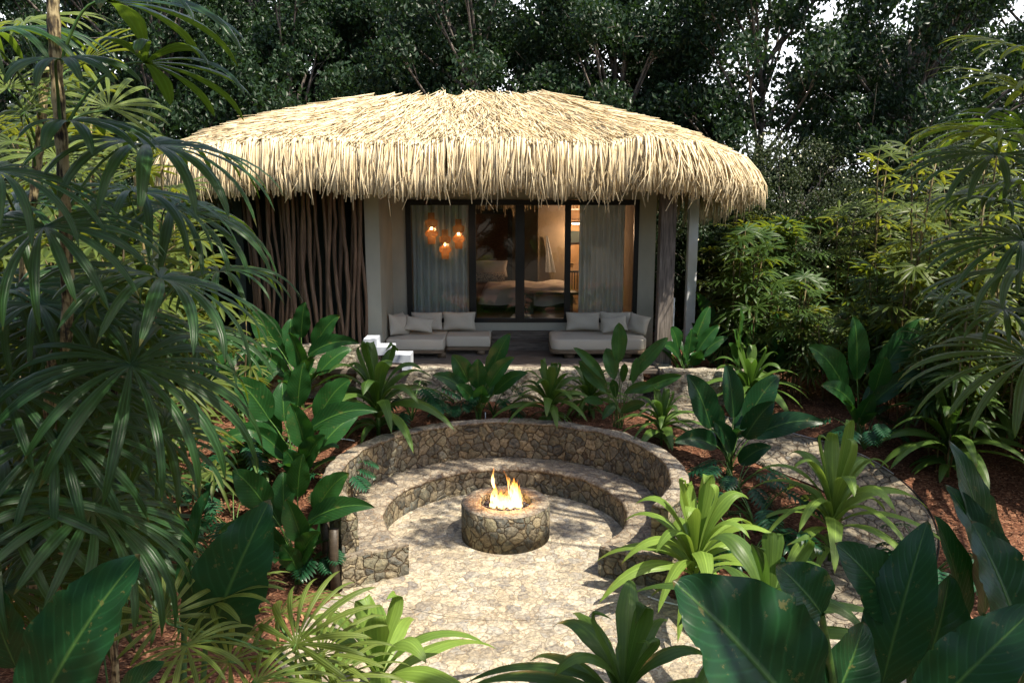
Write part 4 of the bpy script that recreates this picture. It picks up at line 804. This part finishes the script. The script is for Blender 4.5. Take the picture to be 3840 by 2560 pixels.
main = [(165, 850, 4.6, -75, -22, .72), (600, 1045, 5.0, -12, -18, .86), (490, 1365, 4.9, -18, -28, .92), (215, 1630, 4.6, -50, -30, .66), (345, 1905, 4.5, -25, -26, .82), (545, 235, 5.2, 0, -4, .7, FRL[0]), (225, 222, 4.8, -40, -10, .48, FRL[1]),
        (410, 5, 5.0, 2, -4, .85, FRL[0]), (255, 455, 5.0, -8, -8, .55, FRL[1]), (545, 545, 5.5, -8, -12, .95), (330, 1195, 5.6, -20, -20, .8), (240, 1410, 5.4, -15, -22, .75)]
fan_palm('tall fan palm with mottled trunk standing nearest at left', [at(190, 2500, 5.0) * 1 - V((0, 0, 2.9)), at(190, 1650, 5.0), at(250, 1250, 5.0), at(240, 700, 5.0), at(210, 250, 5.0), at(190, -150, 5.0)], .036, main, seed=1)
sec = [(10, 1450, 4.6, -95, -25, .66), (-10, 1880, 4.3, -60, -28, .75), (-30, 640, 4.6, -40, -15, .7), (95, 420, 5.6, 70, 45, .5, FRY[0]), (30, 330, 5.8, 120, 40, .5, FRY[1]), (-40, 130, 5.2, -20, 0, .7), (90, 90, 5.8, 60, 20, .55, FRY[2]), (60, 1080, 5.5, -60, -20, .8), (60, 760, 6.0, -30, -10, .8), (140, 1250, 5.8, -50, -25, .8), (120, 2050, 5.0, -60, -30, .8), (20, 2200, 4.5, -70, -30, .7)]
for _ in range(16): sec.append((R.uniform(-60, 330), R.uniform(1000, 2400), R.uniform(5.2, 6.8), R.uniform(-110, 20), R.uniform(-32, -8), R.uniform(.65, .85)))
for _ in range(5): sec.append((R.uniform(-40, 420), R.uniform(150, 900), R.uniform(6, 7.5), R.uniform(0, 150), R.uniform(10, 45), R.uniform(.45, .6), FRY[_ % 3]))
thr = [(720, 1245, 6.0, 0, -12, .65), (575, 970, 6.3, 60, 35, .6, FRY[0]), (535, 1075, 6.2, 100, 50, .42, FRL[0]), (820, 1020, 6.5, -5, 0, .62), (600, 1620, 5.6, -25, -25, .65), (380, 1480, 6.0, -30, -25, .8), (480, 1180, 6.4, -40, -18, .75), (640, 780, 6.8, -20, -18, .95), (500, 720, 6.4, -10, -12, .85), (370, 1080, 5.2, 40, 40, .4, FRY[1]), (300, 1700, 6, -40, -20, .8), (450, 2000, 5.6, -60, -30, .7), (150, 1780, 6.2, -60, -20, .9)]
fan_palm('fan palm with thinner pale stem at the far left edge', [at(60, 2300, 6.0) - V((0, 0, 2.2)), at(90, 1200, 6.0), at(130, 700, 6.0), at(150, 520, 6.0), at(170, 250, 6.0)], .032, sec, seed=2)
for _ in range(14): thr.append((R.uniform(250, 640), R.uniform(1150, 2250), R.uniform(6.4, 7.8), R.uniform(-110, 30), R.uniform(-32, -5), R.uniform(.6, .85)))
fan_palm('fan palm with leaning stem behind the nearest left palm', [at(380, 2300, 6.0) - V((0, 0, 2.2)), at(400, 1800, 6.0), at(440, 1430, 6.0), at(560, 1220, 6.1), at(590, 1100, 6.1)], .03, thr, seed=3)
rgt = [(3838, 345, 4.8, 172, 12, .62, FRY[0]), (3850, 200, 5.0, 165, 10, .6, FRY[1]), (3738, 515, 5.0, 178, 4, .55, FRY[2]), (3738, 580, 5.2, 195, -22, .75), (3738, 757, 5.2, 182, -2, .55), (3850, 480, 5.4, 185, 0, .8), (3835, 900, 5.0, 205, -24, .75), (3766, 1160, 5.0, 190, -22, .5), (3860, 1010, 4.8, 195, -18, .85), (3865, 1340, 4.7, 200, -25, .85), (3850, 690, 5.6, 195, -14, .8), (3870, 1560, 4.6, 200, -30, .6), (3900, 800, 5.6, 170, 0, .8), (3880, 60, 5.3, 180, 12, .55, FRY[0])]
fan_palm('tall fan palm leaning in from the right edge', [(4.2, 5.2, 0), (4.05, 5.2, 2.5), (3.85, 5.2, 4.5), (3.7, 5.2, 6.6)], .036, [(f[0], f[1], f[2], f[3], f[4] + 9, f[5] * .84) + tuple(f[6:]) for f in rgt[:11]], FRW, seed=4)
oli = [(1110, 2414, 4.3, 60, 38, .52), (1205, 2455, 4.5, 20, 30, .46), (612, 2316, 4.3, 120, 45, .40), (796, 2267, 4.6, 20, 22, .50), (700, 2420, 4.0, -30, 0, .4), (960, 2560, 4.0, -20, 5, .5), (1050, 2300, 4.8, 10, 12, .5), (1240, 2560, 4.3, -10, 8, .48), (860, 2480, 4.2, 170, 10, .5)]
fan_palm('small olive fan palm at the bottom left of the forecourt', [(-1.25, 4.5, 0), (-1.22, 4.5, 1.0), (-1.22, 4.5, 1.9), (-1.2, 4.5, 2.3)], .02, oli, FRY, None, 5, 'cane')

def lady_clump(label, seed, canes=8, h0=1.4, h1=3.2, spread=.7, fr=9, Rr=.58, group='lady palm clumps'):
    rd = random.Random(seed); t = thing('lady_palm', label, 'palm', group=group); fb = MB(); sb = MB()
    for c in range(canes):
        a = rd.uniform(0, 2 * PI); rr_ = spread * math.sqrt(rd.random()); b = V((rr_ * math.cos(a), rr_ * math.sin(a), 0)); h = rd.uniform(h0, h1); top = b + V((rd.uniform(-.35, .35), rd.uniform(-.35, .35), h))
        P = bz([b, b.lerp(top, .5) + V((rd.uniform(-.06, .06), 0, 0)), top], 6); tube(sb, P, .016, 6)
        for k in range(fr):
            f = 1 - .62 * (k / fr) ** 1.1; o = P[min(6, int(f * 6))].lerp(top, 0) if False else b.lerp(top, f); ya = k * 2.4 + rd.uniform(-.4, .4); pt = math.radians(62 - 70 * (k / fr) + rd.uniform(-10, 10))
            x = V((math.cos(ya) * math.cos(pt), math.sin(ya) * math.cos(pt), math.sin(pt))); hub = o + x * rd.uniform(.22, .38); tube(sb, [o, o.lerp(hub, .5) + V((0, 0, .02)), hub], .006, 4, False)
            y = V((-math.sin(ya), math.cos(ya), 0)); pt2 = pt - math.radians(35); x2 = V((math.cos(ya) * math.cos(pt2), math.sin(ya) * math.cos(pt2), math.sin(pt2))); z = x2.cross(y); nsg = rd.choice((8, 9, 10)); r1 = Rr * rd.uniform(.8, 1.12)
            for s_ in range(nsg):
                q = math.radians(-125 + 250 * s_ / (nsg - 1) + rd.uniform(-5, 5)); d = x2 * math.cos(q) + y * math.sin(q); L = r1 * (1 - .2 * abs(q) / 2.2) * rd.uniform(.88, 1.06); dn = V((0, 0, -1))
                blade(fb, [hub, hub + d * L * .5 + z * L * .12, hub + d * L * .95 + dn * L * rd.uniform(.12, .34)], .072 * r1 / .46 * .95, y * math.cos(q) - x2 * math.sin(q), 'seg', 5, 2, .5)
    fb.build('foliage', M['fanm' if seed == 41 else 'fanm_sunlit'], t); sb.build('canes', M['cane'], t); return t
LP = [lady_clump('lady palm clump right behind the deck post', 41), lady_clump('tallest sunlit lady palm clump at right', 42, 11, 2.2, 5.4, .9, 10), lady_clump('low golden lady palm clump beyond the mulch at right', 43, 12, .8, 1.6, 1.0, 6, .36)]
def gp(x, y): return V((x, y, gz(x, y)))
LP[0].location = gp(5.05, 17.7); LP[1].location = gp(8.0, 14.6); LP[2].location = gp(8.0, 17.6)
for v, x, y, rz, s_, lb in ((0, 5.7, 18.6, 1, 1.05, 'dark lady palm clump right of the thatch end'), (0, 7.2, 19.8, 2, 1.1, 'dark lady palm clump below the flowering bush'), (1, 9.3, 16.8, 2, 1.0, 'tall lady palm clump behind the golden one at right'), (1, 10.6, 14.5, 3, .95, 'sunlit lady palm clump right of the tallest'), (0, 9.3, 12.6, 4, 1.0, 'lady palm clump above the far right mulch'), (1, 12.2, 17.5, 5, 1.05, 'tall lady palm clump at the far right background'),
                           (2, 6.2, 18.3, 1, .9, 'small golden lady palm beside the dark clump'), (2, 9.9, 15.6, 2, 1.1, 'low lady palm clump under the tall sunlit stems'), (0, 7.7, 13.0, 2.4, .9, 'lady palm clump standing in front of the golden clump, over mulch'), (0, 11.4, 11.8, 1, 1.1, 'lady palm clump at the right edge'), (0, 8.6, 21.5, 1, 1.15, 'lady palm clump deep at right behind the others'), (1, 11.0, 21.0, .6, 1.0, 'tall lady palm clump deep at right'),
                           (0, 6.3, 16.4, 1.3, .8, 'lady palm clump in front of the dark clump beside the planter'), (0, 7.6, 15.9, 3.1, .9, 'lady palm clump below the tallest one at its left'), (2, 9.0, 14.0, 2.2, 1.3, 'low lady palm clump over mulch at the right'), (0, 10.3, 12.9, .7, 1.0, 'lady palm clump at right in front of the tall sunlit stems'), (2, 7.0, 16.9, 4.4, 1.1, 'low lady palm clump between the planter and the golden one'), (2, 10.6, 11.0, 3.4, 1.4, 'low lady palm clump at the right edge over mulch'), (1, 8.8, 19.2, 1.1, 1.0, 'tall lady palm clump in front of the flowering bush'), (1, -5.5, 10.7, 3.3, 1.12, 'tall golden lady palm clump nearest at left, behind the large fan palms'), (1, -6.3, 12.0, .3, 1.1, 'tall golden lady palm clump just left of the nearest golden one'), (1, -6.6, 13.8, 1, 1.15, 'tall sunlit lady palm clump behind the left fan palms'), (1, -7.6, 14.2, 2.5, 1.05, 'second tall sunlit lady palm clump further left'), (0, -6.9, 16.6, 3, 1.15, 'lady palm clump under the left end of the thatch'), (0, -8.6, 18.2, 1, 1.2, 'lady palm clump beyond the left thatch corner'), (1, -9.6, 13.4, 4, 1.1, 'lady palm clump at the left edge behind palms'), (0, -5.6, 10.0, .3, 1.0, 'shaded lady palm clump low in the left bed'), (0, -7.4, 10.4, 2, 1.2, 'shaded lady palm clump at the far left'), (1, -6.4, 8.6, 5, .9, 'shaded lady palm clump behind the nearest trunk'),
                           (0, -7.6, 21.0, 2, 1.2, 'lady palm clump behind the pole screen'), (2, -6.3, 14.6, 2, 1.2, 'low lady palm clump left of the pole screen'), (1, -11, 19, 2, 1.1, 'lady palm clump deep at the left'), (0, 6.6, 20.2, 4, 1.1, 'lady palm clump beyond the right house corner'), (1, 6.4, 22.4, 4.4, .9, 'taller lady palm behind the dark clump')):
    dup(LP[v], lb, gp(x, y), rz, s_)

# ------------------------------------------------------------------ trees
def leafcloud(mb, C, n, rad, size, flat=.8):
    Nn = len(C) * n; c = np.repeat(np.asarray(C, float), n, 0); rad = np.repeat(np.asarray(rad, float), n)[:, None]
    d = rng.normal(size=(Nn, 3)); d /= np.linalg.norm(d, axis=1, keepdims=True); rr_ = rng.random(Nn)[:, None] ** .45
    p = c + d * rr_ * rad * np.array([1, 1, flat]); t = rng.normal(size=(Nn, 3)) * .8 + np.array([0, 0, -.8]); t /= np.linalg.norm(t, axis=1, keepdims=True)
    s = np.cross(t, rng.normal(size=(Nn, 3))); s /= np.linalg.norm(s, axis=1, keepdims=True); n_ = np.cross(s, t); L = size * rng.uniform(.7, 1.3, Nn)[:, None]; w_ = L * .3
    v = np.stack([p - t * L * .5, p - t * L * .05 + s * w_ + n_ * w_ * .3, p + t * L * .5, p - t * L * .05 - s * w_ + n_ * w_ * .3], 1)
    uv = np.tile(np.array([(.5, 0), (1, .5), (.5, .85), (0, .5)]), (Nn, 1)); mb.addarr(v.reshape(-1, 3), np.arange(Nn * 4).reshape(-1, 4), uv)
def tree(label, seed, h=11, cr=3.6, cz0=3.0, nc=95, nl=330, size=.17, mat='tree', trunk=.2, rad=(.6, 1.05), flowers=False, group='dark leafy trees behind the house', low=0.):
    rd = random.Random(seed); t = thing('tree', label, 'tree', group=group); tb = MB(); cb = MB()
    top = V((rd.uniform(-.5, .5), rd.uniform(-.5, .5), h * .8)); P = bz([V((0, 0, -.2)), V((rd.uniform(-.4, .4), 0, h * .35)), top], 10); tube(tb, P, [trunk * (1 - .075 * i) for i in range(11)], 9)
    C = []; rads = []
    for i in range(nc):
        a = rd.uniform(0, 2 * PI); f = rd.random(); z = cz0 + (h - cz0) * f; rmax = cr * math.sin(PI * (.18 + .72 * f)) ** .6; r = rmax * rd.random() ** .45
        C.append((r * math.cos(a), r * math.sin(a), z)); rads.append(rd.uniform(*rad))
        if i % 3 == 0:
            q = P[max(1, min(9, int((z - 1.2) / h * 11)))]; e = V(C[-1]); m = q.lerp(e, .5) + V((0, 0, -.25)); tube(tb, bz([q, m, e], 5), [trunk * .34 * (1 - .16 * k) + .006 for k in range(6)], 5, False)
            for _ in range(3):
                s_ = q.lerp(e, rd.uniform(.5, .95)); e2 = e + V((rd.uniform(-.9, .9), rd.uniform(-.9, .9), rd.uniform(-.6, .7))); tube(tb, [s_, s_.lerp(e2, .5) + V((0, 0, .08)), e2], [.02, .013, .005], 4, False)
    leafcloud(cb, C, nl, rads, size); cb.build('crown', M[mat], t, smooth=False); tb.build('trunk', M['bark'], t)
    if flowers:
        fb = MB(); leafcloud(fb, C, 14, [r * 1.1 for r in rads], .075); fb.build('blossom', M['flower'], t, smooth=False)
    return t
T = [tree('tall dark tree behind the left half of the roof', 51), tree('tall dark tree above the roof ridge', 52, 12, 4.0, 3.2), tree('open crowned tree with sky gaps behind the right side', 53, 12, 3.8, 4.4, 80, 310, .18)]
T[0].location = gp(-7.0, 27); T[1].location = gp(-1.5, 27.5); T[2].location = gp(8.2, 27)
for v, x, y, rz, s_, lb in ((1, -11.5, 26, 1, 1.0, 'dark tree behind the left palms'), (0, -4.2, 30, 2, 1.15, 'dark tree second row left of the ridge'), (0, 3.2, 28, 3, 1.05, 'dark tree right of the roof ridge'), (1, -15.5, 29, 2, 1.1, 'dark tree at the far left background'), (1, 1.0, 32, 1.4, 1.15, 'tall dark tree second row behind the ridge'), (1, -9.5, 32, .4, 1.2, 'tall dark tree second row at left'),
                           (2, 12.5, 25.5, 1, .95, 'open crowned tree near the right edge'), (2, 4.9, 31, 2.4, 1.05, 'open crowned tree in the second row right of centre'), (0, 14.5, 30, 1, 1.0, 'dark tree at the far right background'), (0, -20, 33, 1, 1.1, 'dark tree at the outer left background'), (1, 19, 30, 1, 1.1, 'dark tree beyond the right palms'), (1, -5.5, 35.5, 3, 1.2, 'dark tree in the last row left of centre'), (0, -13, 36, 3, 1.2, 'dark tree in the last row at left')):
    dup(T[v], lb, gp(x, y), rz, s_)
for v, x, y, rz, s_, lb in ((0, -10, 1.0, 1, 1, 'tree enclosing the garden left of the viewer'), (1, -12, 7.0, 2, 1, 'tree enclosing the garden at far left'), (1, -5.5, -6.5, 3, .7, 'tree behind the viewer at left'), (0, .5, -8.5, 4, .62, 'tree directly behind the viewer'), (1, 6.5, -7.5, 5, .7, 'tree behind the viewer at right'), (0, 11.5, -1.5, 6, .9, 'tree enclosing the garden right of the viewer'), (1, -10, -4, 1.5, 1.1, 'tree at the rear left of the viewer'), (0, -2.5, -12, 1, .8, 'second row tree behind the viewer'), (1, 12, -9, 1, 1.1, 'second row tree behind the viewer at right')):
    dup(T[v], lb, gp(x, y), rz, s_, 'trees enclosing the garden')
fb_ = tree('large bush dotted with pale flowers behind the right lady palms', 61, 5.6, 3.0, .6, 100, 420, .085, 'bush', .09, (.45, .8), True, 'flowering bushes'); fb_.location = gp(7.9, 23.5)
dup(fb_, 'dark flowering bush beside the right end of the thatch', gp(5.0, 25.5), 2, 1.0); dup(fb_, 'flowering bush at the far right behind the fan palm', gp(12.3, 22.8), 4, 1.0)
dup(fb_, 'low bush behind the left lady palms', gp(-10.2, 23), 1, .95); dup(fb_, 'bush under the trees behind the pole screen', gp(-13.5, 20), 3, 1.0)

db = tree('dark leafy bush below the lady palms at right', 66, 3.6, 2.6, .2, 70, 380, .13, 'tree', .07, (.45, .8), group='dark bushes filling the background'); db.location = gp(6.5, 24.5)
for x, y, rz, s_, lb in ((9.5, 25.5, 1, 1.1, 'dark bush behind the tallest lady palms'), (12.8, 22.5, 2, 1.1, 'dark bush at the right behind the sunlit palms'), (15.5, 20, 3, 1.2, 'dark bush at the far right edge'), (10.6, 18.6, 1.7, .8, 'dark bush between the golden and tall lady palms'), (-8.5, 23.5, 4, 1.1, 'dark bush behind the left corner of the thatch'), (-11, 21.5, 5, 1.2, 'dark bush behind the left palms'), (-14, 18, 2, 1.2, 'dark bush at the far left edge'), (-9.4, 16.6, 3, .8, 'dark bush between the left lady palms'), (-11, 12, 1, 1, 'dark bush left of the fan palms'), (13.5, 15.5, .4, 1.1, 'dark bush behind the right fan palm'), (4.6, 26, .9, 1.2, 'dark bush behind the right thatch end')):
    dup(db, lb, gp(x, y), rz, s_)
# overhead trees whose crowns hang above the garden, out of the picture, and dapple it
def shade_tree(label, trunk_xy, targets, seed):
    rd = random.Random(seed); b = gp(*trunk_xy); t = thing('tree', label, 'tree', b, group='shade trees over the garden'); C = []; rads = []; tb = MB(); top = V((0, 0, 8.5)); tube(tb, bz([V((0, 0, -.2)), V((.2, .1, 4)), top], 8), [.3 - .018 * i for i in range(9)], 10)
    for (x0, x1, y0, y1, z, cnt, hgt) in targets:
        for _ in range(cnt):
            p = V((rd.uniform(x0, x1), rd.uniform(y0, y1), z)); q = p + S * ((rd.uniform(hgt, hgt + 2.5) - z) / S.z) - b; C.append(tuple(q)); rads.append(rd.uniform(.35, .75))
            if len(C) % 4 == 0: tube(tb, bz([top, top.lerp(q, .5) + V((0, 0, .4)), q], 5), [.09 - .015 * k for k in range(6)], 5, False)
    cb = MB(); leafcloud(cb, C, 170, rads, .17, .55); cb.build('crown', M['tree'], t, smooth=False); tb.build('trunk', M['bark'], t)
shade_tree('overhanging tree shading the planting before the deck', (10.5, 7.0), [(-3.6, 3.4, 14.0, 16.2, 1.2, 66, 9.6), (-2.8, 2.2, 12.9, 14.6, .6, 26, 9.8), (3.2, 6.5, 9.5, 14.5, .5, 38, 9.6), (6.2, 9.5, 8.5, 13.0, .8, 14, 9.6), (-1.4, 1.2, 11.2, 13.2, .2, 5, 9.6)], 71)
shade_tree('overhanging tree shading the near corners of the garden', (8.0, -3.5), [(-4.4, -1.6, 2.6, 7.5, 2.0, 36, 9.5), (1.2, 4.6, 2.8, 5.8, 2.4, 44, 9.5), (-1.0, 2.6, 4.6, 7.4, .4, 26, 9.5), (-5.5, -2.6, 7.5, 10.5, .6, 26, 9.6), (3.6, 6.0, 5.5, 8.5, .6, 14, 9.5)], 72)
